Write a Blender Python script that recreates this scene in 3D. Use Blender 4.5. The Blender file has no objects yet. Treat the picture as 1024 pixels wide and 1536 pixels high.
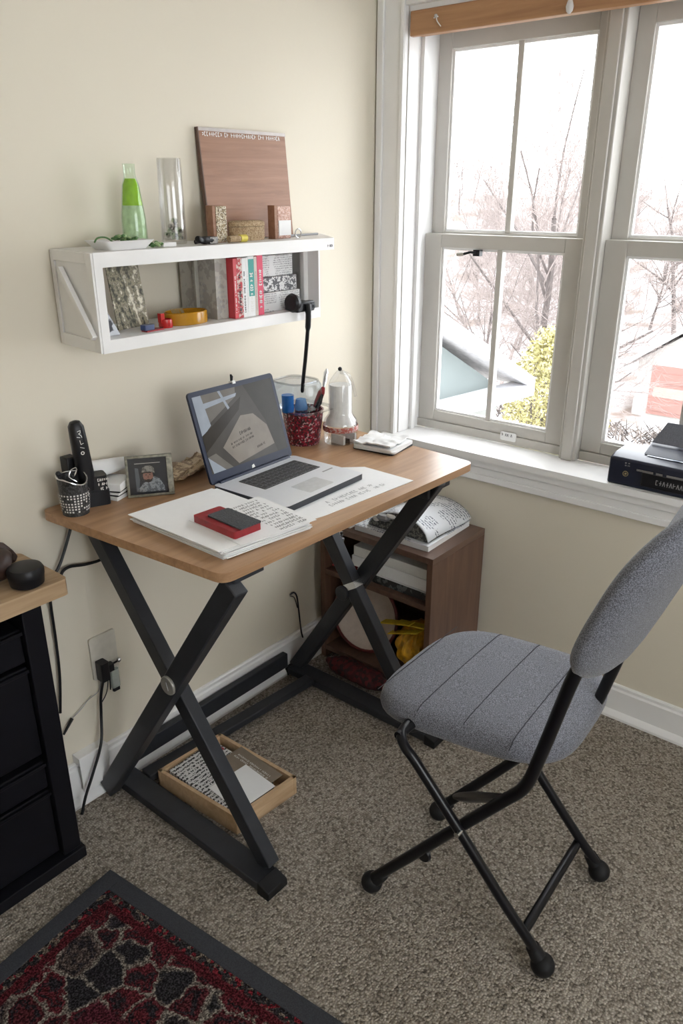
import bpy, bmesh, math, random
from mathutils import Vector, Matrix
R = math.radians
PI = math.pi
scn = bpy.context.scene
COL = scn.collection

# ------------------------------------------------------------------ camera
TH = math.atan(478/1161.0); YAW = math.atan(1042/1255.0)
cam_d = bpy.data.cameras.new('camera'); cam = bpy.data.objects.new('camera', cam_d); COL.objects.link(cam)
cam.location = (0, 0, 1.5)
fwd = Vector((math.cos(YAW)*math.cos(TH), math.sin(YAW)*math.cos(TH), -math.sin(TH)))
cam.rotation_euler = fwd.to_track_quat('-Z', 'Y').to_euler()
cam_d.sensor_fit = 'VERTICAL'; cam_d.sensor_height = 36.0; cam_d.lens = 36.0*1161/1536
cam_d.clip_start = 0.02; cam_d.clip_end = 400
scn.camera = cam

# ------------------------------------------------------------------ materials
MATS = {}
def newmat(name):
    m = bpy.data.materials.new(name); m.use_nodes = True
    nt = m.node_tree; b = nt.nodes['Principled BSDF']
    MATS[name] = m
    return m, nt, b
def N(nt, t, **kw):
    n = nt.nodes.new(t)
    for k, v in kw.items():
        if k in n.inputs: n.inputs[k].default_value = v
        else: setattr(n, k, v)
    return n
def ramp(nt, src, stops, interp='LINEAR'):
    r = nt.nodes.new('ShaderNodeValToRGB'); r.color_ramp.interpolation = interp
    e = r.color_ramp.elements
    while len(e) < len(stops): e.new(0.5)
    for i, (p, c) in enumerate(stops):
        e[i].position = p; e[i].color = (c[0], c[1], c[2], 1)
    nt.links.new(src, r.inputs[0]); return r.outputs[0]
def bump(nt, b, src, strength, dist=0.01):
    n = N(nt, 'ShaderNodeBump', Strength=strength, Distance=dist)
    nt.links.new(src, n.inputs['Height']); nt.links.new(n.outputs[0], b.inputs['Normal'])
def coords(nt, scale=(1, 1, 1), rot=(0, 0, 0), loc=(0, 0, 0)):
    tc = N(nt, 'ShaderNodeTexCoord'); mp = N(nt, 'ShaderNodeMapping')
    mp.inputs['Scale'].default_value = scale; mp.inputs['Rotation'].default_value = rot; mp.inputs['Location'].default_value = loc
    nt.links.new(tc.outputs['Object'], mp.inputs['Vector']); return mp.outputs[0]
def plain(name, c, rough=0.5, metal=0.0, var=0.06, vs=60, bmp=0.0, spec=0.5, alpha=None, trans=0.0, coat=0.0, sheen=0.0):
    m, nt, b = newmat(name)
    co = coords(nt)
    n = N(nt, 'ShaderNodeTexNoise', Scale=vs, Detail=3.0); nt.links.new(co, n.inputs['Vector'])
    o = ramp(nt, n.outputs[0], [(0.3, [x*(1-var) for x in c]), (0.7, [min(1, x*(1+var)) for x in c])])
    nt.links.new(o, b.inputs['Base Color'])
    b.inputs['Roughness'].default_value = rough; b.inputs['Metallic'].default_value = metal
    b.inputs['Specular IOR Level'].default_value = spec
    b.inputs['Transmission Weight'].default_value = trans
    b.inputs['Coat Weight'].default_value = coat
    b.inputs['Sheen Weight'].default_value = sheen
    if alpha is not None: b.inputs['Alpha'].default_value = alpha
    if bmp: bump(nt, b, n.outputs[0], bmp, 0.002)
    return m
def wood(name, c1, c2, scale=(3, 40, 40), rough=0.45, rot=(0, 0, 0), bmp=0.05):
    m, nt, b = newmat(name)
    co = coords(nt, scale, rot)
    n = N(nt, 'ShaderNodeTexNoise', Scale=1.0, Detail=6.0, Roughness=0.65, Distortion=0.6); nt.links.new(co, n.inputs['Vector'])
    o = ramp(nt, n.outputs[0], [(0.3, c1), (0.7, c2)])
    nt.links.new(o, b.inputs['Base Color']); b.inputs['Roughness'].default_value = rough
    bump(nt, b, n.outputs[0], bmp, 0.001)
    return m
def speck(name, cols, scale, rough=0.8, bmp=0.2, aniso=(1, 1, 1), vor=True, sheen=0.0):
    """random flecks in several colours"""
    m, nt, b = newmat(name)
    co = coords(nt, aniso)
    v = N(nt, 'ShaderNodeTexVoronoi', Scale=scale); nt.links.new(co, v.inputs['Vector'])
    s = N(nt, 'ShaderNodeSeparateColor'); nt.links.new(v.outputs['Color'], s.inputs[0])
    k = len(cols)
    o = ramp(nt, s.outputs[0], [(i/k, c) for i, c in enumerate(cols)], 'CONSTANT')
    nt.links.new(o, b.inputs['Base Color']); b.inputs['Roughness'].default_value = rough
    b.inputs['Sheen Weight'].default_value = sheen
    bump(nt, b, v.outputs['Distance'], bmp, 0.002)
    return m
def printed(name, paper, ink, scale=120, thr=0.5, aniso=(1, 3, 1), rough=0.7):
    """paper or plastic carrying dense small print"""
    m, nt, b = newmat(name)
    co = coords(nt, aniso)
    n = N(nt, 'ShaderNodeTexNoise', Scale=scale, Detail=2.0); nt.links.new(co, n.inputs['Vector'])
    n2 = N(nt, 'ShaderNodeTexNoise', Scale=scale*0.4, Detail=1.0); nt.links.new(co, n2.inputs['Vector'])
    ad = N(nt, 'ShaderNodeMath', operation='MULTIPLY'); nt.links.new(n.outputs[0], ad.inputs[0]); nt.links.new(n2.outputs[0], ad.inputs[1])
    o = ramp(nt, ad.outputs[0], [(thr*0.5, ink), (thr*0.5+0.03, paper)])
    nt.links.new(o, b.inputs['Base Color']); b.inputs['Roughness'].default_value = rough
    return m
def textm(name, paper, ink, rows=110, axis=0, blk=14, rough=.7, thr=.5):
    """paper with rows of small dark print in patches; axis = local axis across which the rows repeat"""
    m, nt, b = newmat(name); L = nt.links
    co = coords(nt); sp = N(nt, 'ShaderNodeSeparateXYZ'); L.new(co, sp.inputs[0])
    w = N(nt, 'ShaderNodeMath', operation='MULTIPLY'); w.inputs[1].default_value = rows; L.new(sp.outputs[axis], w.inputs[0])
    fr = N(nt, 'ShaderNodeMath', operation='FRACT'); L.new(w.outputs[0], fr.inputs[0])
    band = N(nt, 'ShaderNodeMath', operation='LESS_THAN'); band.inputs[1].default_value = .55; L.new(fr.outputs[0], band.inputs[0])
    n = N(nt, 'ShaderNodeTexNoise', Scale=rows*2.6, Detail=1.0); L.new(co, n.inputs['Vector'])
    g = N(nt, 'ShaderNodeMath', operation='GREATER_THAN'); g.inputs[1].default_value = .48; L.new(n.outputs[0], g.inputs[0])
    n2 = N(nt, 'ShaderNodeTexNoise', Scale=float(blk), Detail=1.0); L.new(co, n2.inputs['Vector'])
    g2 = N(nt, 'ShaderNodeMath', operation='GREATER_THAN'); g2.inputs[1].default_value = thr; L.new(n2.outputs[0], g2.inputs[0])
    a = N(nt, 'ShaderNodeMath', operation='MULTIPLY'); L.new(band.outputs[0], a.inputs[0]); L.new(g.outputs[0], a.inputs[1])
    c = N(nt, 'ShaderNodeMath', operation='MULTIPLY'); L.new(a.outputs[0], c.inputs[0]); L.new(g2.outputs[0], c.inputs[1])
    mx = N(nt, 'ShaderNodeMix', data_type='RGBA'); L.new(c.outputs[0], mx.inputs[0]); mx.inputs[6].default_value = (*paper,1); mx.inputs[7].default_value = (*ink,1)
    L.new(mx.outputs[2], b.inputs['Base Color']); b.inputs['Roughness'].default_value = rough
    return m
def glass(name, tint=(1, 1, 1), refl=0.12, tr=0.9, rough=0.02):
    """thin clear sheet: mostly see-through with a weak gloss"""
    m = bpy.data.materials.new(name); m.use_nodes = True; MATS[name] = m
    nt = m.node_tree; nt.nodes.remove(nt.nodes['Principled BSDF']); out = nt.nodes['Material Output']
    t = N(nt, 'ShaderNodeBsdfTransparent'); t.inputs[0].default_value = (*[x*tr for x in tint], 1)
    g = N(nt, 'ShaderNodeBsdfGlossy', Roughness=rough)
    lw = N(nt, 'ShaderNodeLayerWeight', Blend=0.25)
    mu = N(nt, 'ShaderNodeMath', operation='MULTIPLY_ADD'); mu.inputs[1].default_value = 0.30; mu.inputs[2].default_value = refl*0.06
    nt.links.new(lw.outputs['Fresnel'], mu.inputs[0])
    mx = N(nt, 'ShaderNodeMixShader'); nt.links.new(mu.outputs[0], mx.inputs[0])
    nt.links.new(t.outputs[0], mx.inputs[1]); nt.links.new(g.outputs[0], mx.inputs[2])
    nt.links.new(mx.outputs[0], out.inputs['Surface'])
    return m

# walls: painted plaster
def wallmat(name, c):
    m, nt, b = newmat(name)
    co = coords(nt)
    n = N(nt, 'ShaderNodeTexNoise', Scale=140.0, Detail=4.0); nt.links.new(co, n.inputs['Vector'])
    n2 = N(nt, 'ShaderNodeTexNoise', Scale=1.6, Detail=3.0); nt.links.new(co, n2.inputs['Vector'])
    o = ramp(nt, n2.outputs[0], [(0.3, [x*0.985 for x in c]), (0.7, [x*1.015 for x in c])])
    nt.links.new(o, b.inputs['Base Color']); b.inputs['Roughness'].default_value = 0.75
    bump(nt, b, n.outputs[0], 0.06, 0.002)
    return m
M_wall = wallmat('wall_paint', (0.71, 0.655, 0.545))
M_ceil = wallmat('ceiling_paint', (0.80, 0.79, 0.76))
M_trim = plain('white_trim_paint', (0.82, 0.815, 0.81), 0.35, var=0.02, vs=8)
M_sash = plain('grey_window_paint', (0.53, 0.51, 0.475), 0.4, var=0.03, vs=10)
M_pane = glass('window_glass', refl=0.05, tr=0.97)
M_shelfw = plain('white_shelf_paint', (0.78, 0.77, 0.76), 0.4, var=0.02, vs=12)
M_desk = wood('desk_wood', (0.30, 0.165, 0.085), (0.46, 0.275, 0.15), (2.2, 34, 34), 0.33)
M_deskedge = wood('desk_edge_wood', (0.30, 0.165, 0.085), (0.47, 0.28, 0.155), (3, 60, 60), 0.4)
M_oak = wood('oak_slab', (0.36, 0.235, 0.13), (0.56, 0.40, 0.25), (4, 45, 45), 0.5)
M_pine = wood('pine', (0.46, 0.30, 0.17), (0.62, 0.44, 0.27), (5, 50, 50), 0.55)
M_walnut = wood('walnut_laminate', (0.085, 0.043, 0.028), (0.165, 0.09, 0.058), (28, 28, 2.5), 0.42)
M_walnuth = wood('walnut_laminate_top', (0.10, 0.055, 0.04), (0.17, 0.10, 0.07), (3, 30, 30), 0.35)
M_panelw = wood('brown_board_wood', (0.24, 0.115, 0.065), (0.36, 0.19, 0.115), (3, 60, 60), 0.5)
M_blind = wood('blind_wood', (0.33, 0.16, 0.075), (0.47, 0.26, 0.13), (40, 2.5, 40), 0.45)
M_steel = plain('charcoal_steel', (0.027, 0.029, 0.035), 0.42, 0.1, var=0.12, vs=20, spec=.35)
M_black = plain('black_tube_enamel', (0.006, 0.006, 0.008), 0.28, 0.0, var=0.1, spec=.3)
M_rubber = plain('black_rubber', (0.007, 0.007, 0.008), 0.6, spec=.3)
M_blackp = plain('black_plastic', (0.008, 0.008, 0.010), 0.38, spec=.3)
M_dress = plain('black_furniture_paint', (0.006, 0.006, 0.009), 0.45, var=0.15, vs=12, spec=.2)
M_dressin = plain('black_cabinet_interior', (0.004, 0.004, 0.005), 0.8)
M_silver = plain('silver_aluminium', (0.72, 0.735, 0.77), 0.32, 0.3, var=0.01)
M_lid = plain('dark_blue_lid', (0.016, 0.022, 0.045), 0.35, 0.0, var=0.02, spec=.25)
M_key = printed('black_keys_legends', (0.03, 0.03, 0.032), (.45,.45,.46), 260, .36, (1,1,1)) if False else plain('black_keys', (0.03, 0.03, 0.032), 0.5)
M_chrome = plain('chrome', (0.65, 0.66, 0.68), 0.2, 1.0, var=0.02)
M_disc = plain('brushed_disc', (0.42, 0.41, 0.38), 0.35, 0.5, var=0.08)
M_white = plain('white_paper', (0.80, 0.80, 0.80), 0.8, var=0.01)
M_whitep = plain('white_plastic', (0.74, 0.73, 0.70), 0.35, var=0.02)
M_ink = plain('black_ink', (0.03, 0.03, 0.035), 0.6)
M_inkg = plain('grey_ink', (0.30, 0.30, 0.31), 0.6)
M_red = plain('red_leather', (0.27, 0.012, 0.018), 0.42, var=0.2, bmp=0.3)
M_charc = speck('charcoal_leather', [(0.03, 0.033, 0.038), (0.055, 0.06, 0.066), (0.04, 0.043, 0.05)], 420, 0.6, 0.5)
M_stitch = plain('dark_stitching', (0.035, 0.037, 0.045), 0.9)

def fabric(name, c):
    m, nt, b = newmat(name)
    co = coords(nt)
    v = N(nt, 'ShaderNodeTexNoise', Scale=520.0, Detail=1.5); nt.links.new(co, v.inputs['Vector'])
    o = ramp(nt, v.outputs[0], [(0.36, [x*0.50 for x in c]), (0.5, c), (0.64, [x*1.7 for x in c])])
    nt.links.new(o, b.inputs['Base Color']); b.inputs['Roughness'].default_value = 0.95
    b.inputs['Sheen Weight'].default_value = 0.25
    bump(nt, b, v.outputs[0], 0.35, 0.002)
    return m
M_fab = fabric('heather_grey_fabric', (0.135, 0.140, 0.165))

def carpet():
    m, nt, b = newmat('berber_carpet')
    co = coords(nt, (1, 1, 1))
    n0 = N(nt, 'ShaderNodeTexNoise', Scale=30.0, Detail=2.0); nt.links.new(co, n0.inputs['Vector'])
    w = N(nt, 'ShaderNodeVectorMath', operation='MULTIPLY_ADD'); w.inputs[1].default_value = (0.006, 0.006, 0.006)
    nt.links.new(n0.outputs['Color'], w.inputs[0]); nt.links.new(co, w.inputs[2])
    v = N(nt, 'ShaderNodeTexVoronoi', Scale=185.0); v.inputs['Randomness'].default_value = 0.75; nt.links.new(w.outputs[0], v.inputs['Vector'])
    s = N(nt, 'ShaderNodeSeparateColor'); nt.links.new(v.outputs['Color'], s.inputs[0])
    o = ramp(nt, s.outputs[0], [(0.0, (0.185, 0.160, 0.132)), (0.3, (0.345, 0.305, 0.256)), (0.62, (0.44, 0.395, 0.338)), (1.0, (0.56, 0.51, 0.445))])
    d = ramp(nt, v.outputs['Distance'], [(0.15, (1, 1, 1)), (0.8, (0.55, 0.53, 0.51))])
    mx = N(nt, 'ShaderNodeMix', data_type='RGBA', blend_type='MULTIPLY'); mx.inputs[0].default_value = 1.0
    nt.links.new(o, mx.inputs[6]); nt.links.new(d, mx.inputs[7])
    n2 = N(nt, 'ShaderNodeTexNoise', Scale=3.0, Detail=3.0); nt.links.new(co, n2.inputs['Vector'])
    o2 = ramp(nt, n2.outputs[0], [(0.3, (0.90, 0.90, 0.90)), (0.7, (1, 1, 1))])
    mx2 = N(nt, 'ShaderNodeMix', data_type='RGBA', blend_type='MULTIPLY'); mx2.inputs[0].default_value = 1.0
    nt.links.new(mx.outputs[2], mx2.inputs[6]); nt.links.new(o2, mx2.inputs[7])
    nt.links.new(mx2.outputs[2], b.inputs['Base Color']); b.inputs['Roughness'].default_value = 0.95
    b.inputs['Specular IOR Level'].default_value = 0.1
    inv = N(nt, 'ShaderNodeMath', operation='SUBTRACT'); inv.inputs[0].default_value = 1.0; nt.links.new(v.outputs['Distance'], inv.inputs[1])
    bump(nt, b, inv.outputs[0], 0.7, 0.006)
    return m
M_carpet = carpet()

def rugmat():
    """oriental field: rounded medallions outlined in beige, red and black flecks; local x/y metres from the rug's corner"""
    m, nt, b = newmat('oriental_rug_pile')
    L = nt.links
    co = coords(nt)
    n0 = N(nt, 'ShaderNodeTexNoise', Scale=38.0, Detail=4.0, Roughness=.65); L.new(co, n0.inputs['Vector'])
    w = N(nt, 'ShaderNodeVectorMath', operation='MULTIPLY_ADD'); w.inputs[1].default_value = (0.048, 0.048, 0)
    L.new(n0.outputs['Color'], w.inputs[0]); L.new(co, w.inputs[2])
    v = N(nt, 'ShaderNodeTexVoronoi', Scale=15.0, feature='DISTANCE_TO_EDGE'); v.inputs['Randomness'].default_value = 0.7; L.new(w.outputs[0], v.inputs['Vector'])
    vc = N(nt, 'ShaderNodeTexVoronoi', Scale=15.0); vc.inputs['Randomness'].default_value = 0.7; L.new(w.outputs[0], vc.inputs['Vector'])
    sc = N(nt, 'ShaderNodeSeparateColor'); L.new(vc.outputs['Color'], sc.inputs[0])
    cell = ramp(nt, sc.outputs[0], [(0, (0.070, 0.013, 0.017)), (0.38, (0.028, 0.023, 0.026)), (0.52, (0.055, 0.013, 0.016)), (0.76, (0.075, 0.055, 0.049)), (0.88, (0.022, 0.02, 0.022))], 'CONSTANT')
    nb = N(nt, 'ShaderNodeTexNoise', Scale=90.0, Detail=3.0); L.new(co, nb.inputs['Vector'])
    vd = N(nt, 'ShaderNodeMath', operation='MULTIPLY_ADD'); vd.inputs[1].default_value = .16; L.new(nb.outputs[0], vd.inputs[0]); L.new(v.outputs['Distance'], vd.inputs[2])
    line = ramp(nt, vd.outputs[0], [(0.105, (1, 1, 1)), (0.15, (0, 0, 0))])
    mx = N(nt, 'ShaderNodeMix', data_type='RGBA'); L.new(line, mx.inputs[0]); L.new(cell, mx.inputs[6]); mx.inputs[7].default_value = (0.155, 0.135, 0.115, 1)
    inner = ramp(nt, vd.outputs[0], [(0.22, (0, 0, 0)), (0.25, (1, 1, 1)), (0.29, (1, 1, 1)), (0.32, (0, 0, 0))])
    mxi = N(nt, 'ShaderNodeMix', data_type='RGBA'); L.new(inner, mxi.inputs[0]); L.new(mx.outputs[2], mxi.inputs[6]); mxi.inputs[7].default_value = (0.018, 0.015, 0.018, 1)
    # guard stripes: distance from the two visible edges
    sp = N(nt, 'ShaderNodeSeparateXYZ'); L.new(co, sp.inputs[0])
    ax = N(nt, 'ShaderNodeMath', operation='MULTIPLY'); ax.inputs[1].default_value = -1.0; L.new(sp.outputs[0], ax.inputs[0])
    ay = N(nt, 'ShaderNodeMath', operation='MULTIPLY'); ay.inputs[1].default_value = -1.0; L.new(sp.outputs[1], ay.inputs[0])
    mn = N(nt, 'ShaderNodeMath', operation='MINIMUM'); L.new(ax.outputs[0], mn.inputs[0]); L.new(ay.outputs[0], mn.inputs[1])
    wob = N(nt, 'ShaderNodeTexNoise', Scale=60.0, Detail=2.0); L.new(co, wob.inputs['Vector'])
    ma = N(nt, 'ShaderNodeMath', operation='MULTIPLY_ADD'); ma.inputs[1].default_value = 0.012; L.new(wob.outputs[0], ma.inputs[0]); L.new(mn.outputs[0], ma.inputs[2])
    K = (0, 0, 0); W = (1, 1, 1)
    g1 = ramp(nt, ma.outputs[0], [(0.062, W), (0.070, K), (0.0, W)][:2])
    g1 = ramp(nt, ma.outputs[0], [(0.066, W), (0.072, K)])
    redb = ramp(nt, ma.outputs[0], [(0.066, K), (0.07, W), (0.086, W), (0.090, K)])
    stripe = ramp(nt, ma.outputs[0], [(0.235, K), (0.24, W), (0.27, W), (0.275, K)])
    stripe2 = ramp(nt, ma.outputs[0], [(0.27, K), (0.275, W), (0.30, W), (0.31, K)])
    fl = N(nt, 'ShaderNodeTexVoronoi', Scale=120.0); L.new(co, fl.inputs['Vector'])
    fs = N(nt, 'ShaderNodeSeparateColor'); L.new(fl.outputs['Color'], fs.inputs[0])
    flk = ramp(nt, fs.outputs[0], [(0, (0.022, 0.02, 0.022)), (0.45, (0.12, 0.095, 0.075)), (0.66, (0.13, 0.014, 0.020)), (0.88, (0.035, 0.03, 0.03))], 'CONSTANT')
    cur = mxi.outputs[2]
    for msk, colr in ((g1, flk), (redb, (0.06, 0.010, 0.014, 1)), (stripe, (0.055, 0.012, 0.018, 1)), (stripe2, (0.13, 0.115, 0.095, 1))):
        q = N(nt, 'ShaderNodeMix', data_type='RGBA'); L.new(msk, q.inputs[0]); L.new(cur, q.inputs[6])
        if isinstance(colr, tuple): q.inputs[7].default_value = colr
        else: L.new(colr, q.inputs[7])
        cur = q.outputs[2]
    f2 = N(nt, 'ShaderNodeTexNoise', Scale=260.0, Detail=2.0); L.new(co, f2.inputs['Vector'])
    fr = ramp(nt, f2.outputs[0], [(0.36, (0.25, 0.25, 0.25)), (0.52, (0.95, 0.95, 0.95)), (0.64, (2.3, 2.4, 2.4))])
    q = N(nt, 'ShaderNodeMix', data_type='RGBA', blend_type='MULTIPLY'); q.inputs[0].default_value = 1.0
    L.new(cur, q.inputs[6]); L.new(fr, q.inputs[7])
    L.new(q.outputs[2], b.inputs['Base Color']); b.inputs['Roughness'].default_value = 1.0
    b.inputs['Specular IOR Level'].default_value = 0.1
    bump(nt, b, f2.outputs[0], 0.6, 0.004)
    return m
M_rug = rugmat()
M_rugb = speck('rug_binding', [(0.028, 0.030, 0.038), (0.038, 0.041, 0.05)], 600, 0.9, 0.3)

# ------------------------------------------------------------------ mesh builder
class MB:
    def __init__(s):
        s.v = []; s.f = []; s.m = []; s.mats = []; s.T = Matrix.Identity(4)
    def mi(s, m):
        if m not in s.mats: s.mats.append(m)
        return s.mats.index(m)
    def add(s, vs, fs, m):
        k = len(s.v); i = s.mi(m)
        s.v += [s.T @ Vector(p) for p in vs]
        for f in fs: s.f.append([k+a for a in f]); s.m.append(i)
    def box(s, a, b, m):
        x0, y0, z0 = a; x1, y1, z1 = b
        s.add([(x0,y0,z0),(x1,y0,z0),(x1,y1,z0),(x0,y1,z0),(x0,y0,z1),(x1,y0,z1),(x1,y1,z1),(x0,y1,z1)],
              [(0,3,2,1),(4,5,6,7),(0,1,5,4),(1,2,6,5),(2,3,7,6),(3,0,4,7)], m)
        return s
    def prism(s, poly, z0, z1, m, side=None):
        n = len(poly); vs = [(p[0],p[1],z0) for p in poly]+[(p[0],p[1],z1) for p in poly]
        s.add(vs, [list(range(n))[::-1], list(range(n, 2*n))], m)
        s.add(vs, [(i,(i+1)%n,n+(i+1)%n,n+i) for i in range(n)], side or m)
        return s
    def bar(s, p, q, w, t, m, up=(0,0,1)):
        """rectangular bar from p to q; w measured across 'up' x dir, t along up"""
        p = Vector(p); q = Vector(q); d = (q-p).normalized(); u = Vector(up)
        sd = d.cross(u).normalized(); u = sd.cross(d).normalized()
        vs = []
        for c in (p, q):
            for a, b in ((-1,-1),(1,-1),(1,1),(-1,1)): vs.append(c+sd*a*w/2+u*b*t/2)
        s.add(vs, [(0,1,2,3),(7,6,5,4),(0,4,5,1),(1,5,6,2),(2,6,7,3),(3,7,4,0)], m); return s
    def tube(s, pts, r, m, n=10, cap=True):
        pts = [Vector(p) for p in pts]; k = len(pts)
        rs = r if isinstance(r, (list, tuple)) else [r]*k
        prev = None; vs = []
        for i, p in enumerate(pts):
            d = (pts[min(i+1,k-1)]-pts[max(i-1,0)]).normalized()
            if prev is None:
                a = Vector((0,0,1)) if abs(d.z) < 0.9 else Vector((1,0,0)); u = d.cross(a).normalized()
            else: u = (prev-d*prev.dot(d)).normalized()
            prev = u; w = d.cross(u)
            for j in range(n):
                t = 2*PI*j/n; vs.append(p+(u*math.cos(t)+w*math.sin(t))*rs[i])
        fs = [(i*n+j, i*n+(j+1)%n, (i+1)*n+(j+1)%n, (i+1)*n+j) for i in range(k-1) for j in range(n)]
        if cap: fs += [list(range(n))[::-1], list(range((k-1)*n, k*n))]
        s.add(vs, fs, m); return s
    def lathe(s, prof, c, m, n=24, caps=True, axis='Z', sq=None):
        vs = []
        for (r, z) in prof:
            for j in range(n):
                t = 2*PI*j/n; x, y = math.cos(t), math.sin(t)
                if sq: q = (abs(x)**sq+abs(y)**sq)**(-1/sq); x *= q; y *= q
                if axis == 'Z': vs.append((c[0]+r*x, c[1]+r*y, c[2]+z))
                elif axis == 'X': vs.append((c[0]+z, c[1]+r*x, c[2]+r*y))
                else: vs.append((c[0]+r*x, c[1]+z, c[2]+r*y))
        k = len(prof)
        fs = [(i*n+j, i*n+(j+1)%n, (i+1)*n+(j+1)%n, (i+1)*n+j) for i in range(k-1) for j in range(n)]
        if caps: fs += [list(range(n))[::-1], list(range((k-1)*n, k*n))]
        s.add(vs, fs, m); return s
    def ball(s, c, r, m, n=16, sc=(1,1,1)):
        k = n//2; vs = []; 
        for i in range(1, k):
            a = PI*i/k
            for j in range(n):
                t = 2*PI*j/n
                vs.append((c[0]+r*sc[0]*math.sin(a)*math.cos(t), c[1]+r*sc[1]*math.sin(a)*math.sin(t), c[2]+r*sc[2]*math.cos(a)))
        b = len(vs); vs += [(c[0],c[1],c[2]+r*sc[2]), (c[0],c[1],c[2]-r*sc[2])]
        fs = [(i*n+j,(i+1)*n+j,(i+1)*n+(j+1)%n,i*n+(j+1)%n) for i in range(k-2) for j in range(n)]
        fs += [(b,j,(j+1)%n) for j in range(n)]+[(b+1,(k-2)*n+(j+1)%n,(k-2)*n+j) for j in range(n)]
        s.add(vs, fs, m); return s
    def grid(s, fn, nu, nv, m, closed_u=False):
        vs = [fn(i/nu, j/nv) for i in range(nu+(0 if closed_u else 1)) for j in range(nv+1)]
        w = nv+1; U = nu if closed_u else nu+1
        fs = [(i*w+j, ((i+1)%U)*w+j, ((i+1)%U)*w+j+1, i*w+j+1) for i in range(nu) for j in range(nv)]
        s.add(vs, fs, m); return s
    def quad(s, pts, m): s.add(pts, [list(range(len(pts)))], m); return s
    def scrib(s, o, ux, uy, w, h, rows, m, seed=1, cw=0.6, th=0.10, fill=0.85):
        """rows of small illegible pen-like marks on a plane (o origin, ux/uy unit axes)"""
        rnd = random.Random(seed); o = Vector(o); ux = Vector(ux).normalized(); uy = Vector(uy).normalized()
        n = ux.cross(uy); rh = h/rows
        def st(a, b, t):
            d = (b-a).normalized(); p = d.cross(n)*t/2
            s.quad([a-p, b-p, b+p, a+p], m)
        for r in range(rows):
            x = 0; base = h-(r+1)*rh+rh*0.2; ch = rh*0.6; c = ch*cw; end = w*rnd.uniform(fill, 1)
            while x < end-c:
                if rnd.random() < 0.16: x += c*1.1; continue
                P = lambda a, b: o+ux*(x+a*c)+uy*(base+b*ch)
                k = rnd.randint(0, 4); t = ch*th*1.6
                if k == 0: st(P(0.1,0), P(0.1,1), t); st(P(0.1,0.5), P(0.8,0.6), t)
                elif k == 1: st(P(0,0), P(0.4,1), t); st(P(0.4,1), P(0.8,0), t)
                elif k == 2: st(P(0.1,0), P(0.1,1), t); st(P(0.1,1), P(0.7,0.9), t); st(P(0.1,0), P(0.7,0.1), t)
                elif k == 3: st(P(0,0.5), P(0.8,0.5), t); st(P(0.4,0), P(0.5,1), t)
                else: st(P(0.1,0.2), P(0.7,0.3), t); st(P(0.7,0.3), P(0.6,0.8), t); st(P(0.6,0.8), P(0.1,0.7), t)
                x += c*1.15
        return s
    def build(s, name, parent=None, bevel=0.0, smooth=35, loc=None, seg=2):
        me = bpy.data.meshes.new(name)
        off = Vector((0,0,0))
        if parent is not None:
            q = parent
            while q is not None: off += q.location; q = q.parent
        else:
            if loc is None:
                xs = [v.x for v in s.v]; ys = [v.y for v in s.v]; zs = [v.z for v in s.v]
                loc = ((min(xs)+max(xs))/2, (min(ys)+max(ys))/2, min(zs))
            off = Vector(loc)
        me.from_pydata([tuple(v-off) for v in s.v], [], s.f)
        for m in s.mats: me.materials.append(m)
        me.polygons.foreach_set('material_index', s.m)
        bm = bmesh.new(); bm.from_mesh(me)
        if not getattr(s, 'open', False):
            bmesh.ops.recalc_face_normals(bm, faces=bm.faces)
        bm.to_mesh(me); bm.free()
        if smooth:
            me.polygons.foreach_set('use_smooth', [True]*len(me.polygons)); me.set_sharp_from_angle(angle=R(smooth))
        me.update()
        o = bpy.data.objects.new(name, me); COL.objects.link(o)
        if parent is not None: o.parent = parent
        else: o.location = off
        if bevel:
            b = o.modifiers.new('bevel', 'BEVEL'); b.width = bevel; b.segments = seg; b.limit_method = 'ANGLE'; b.angle_limit = R(40)
        return o
def tag(o, label, cat, group=None):
    o['label'] = label; o['category'] = cat
    if group: o['group'] = group
    return o
def thing(name, loc, label, cat, group=None):
    o = bpy.data.objects.new(name, None); o.location = loc; o.empty_display_size = 0.05; COL.objects.link(o)
    return tag(o, label, cat, group)
def struct(o): o['kind'] = 'structure'; return o
def lab(o, t): o['label'] = t; return o
def rot_about(c, ang, axis='Z'):
    return Matrix.Translation(c) @ Matrix.Rotation(ang, 4, axis) @ Matrix.Translation(-Vector(c))
def rrect(x0, y0, x1, y1, r, n=5):
    P = []
    for cx, cy, a in ((x1-r,y1-r,0),(x0+r,y1-r,90),(x0+r,y0+r,180),(x1-r,y0+r,270)):
        for i in range(n+1):
            t = R(a+90*i/n); P.append((cx+r*math.cos(t), cy+r*math.sin(t)))
    return P
def rpoly(P, r, n=5):
    """round the corners of a polygon"""
    out = []; k = len(P)
    for i in range(k):
        p = Vector((*P[i],0)); a = (Vector((*P[i-1],0))-p); b = (Vector((*P[(i+1)%k],0))-p)
        ra = min(r, a.length*0.45, b.length*0.45)
        s0 = p+a.normalized()*ra; s1 = p+b.normalized()*ra
        for j in range(n+1):
            t = j/n; q = s0*(1-t)**2+p*2*t*(1-t)+s1*t*t; out.append((q.x, q.y))
    return out
def smoothpath(P, n=6):
    """Catmull-Rom through the points"""
    P = [Vector(p) for p in P]; out = []
    for i in range(len(P)-1):
        a = P[max(i-1,0)]; b = P[i]; c = P[i+1]; d = P[min(i+2,len(P)-1)]
        for j in range(n):
            t = j/n
            out.append(0.5*((2*b)+(c-a)*t+(2*a-5*b+4*c-d)*t*t+(3*b-a-3*c+d)*t**3))
    out.append(P[-1]); return out

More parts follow.
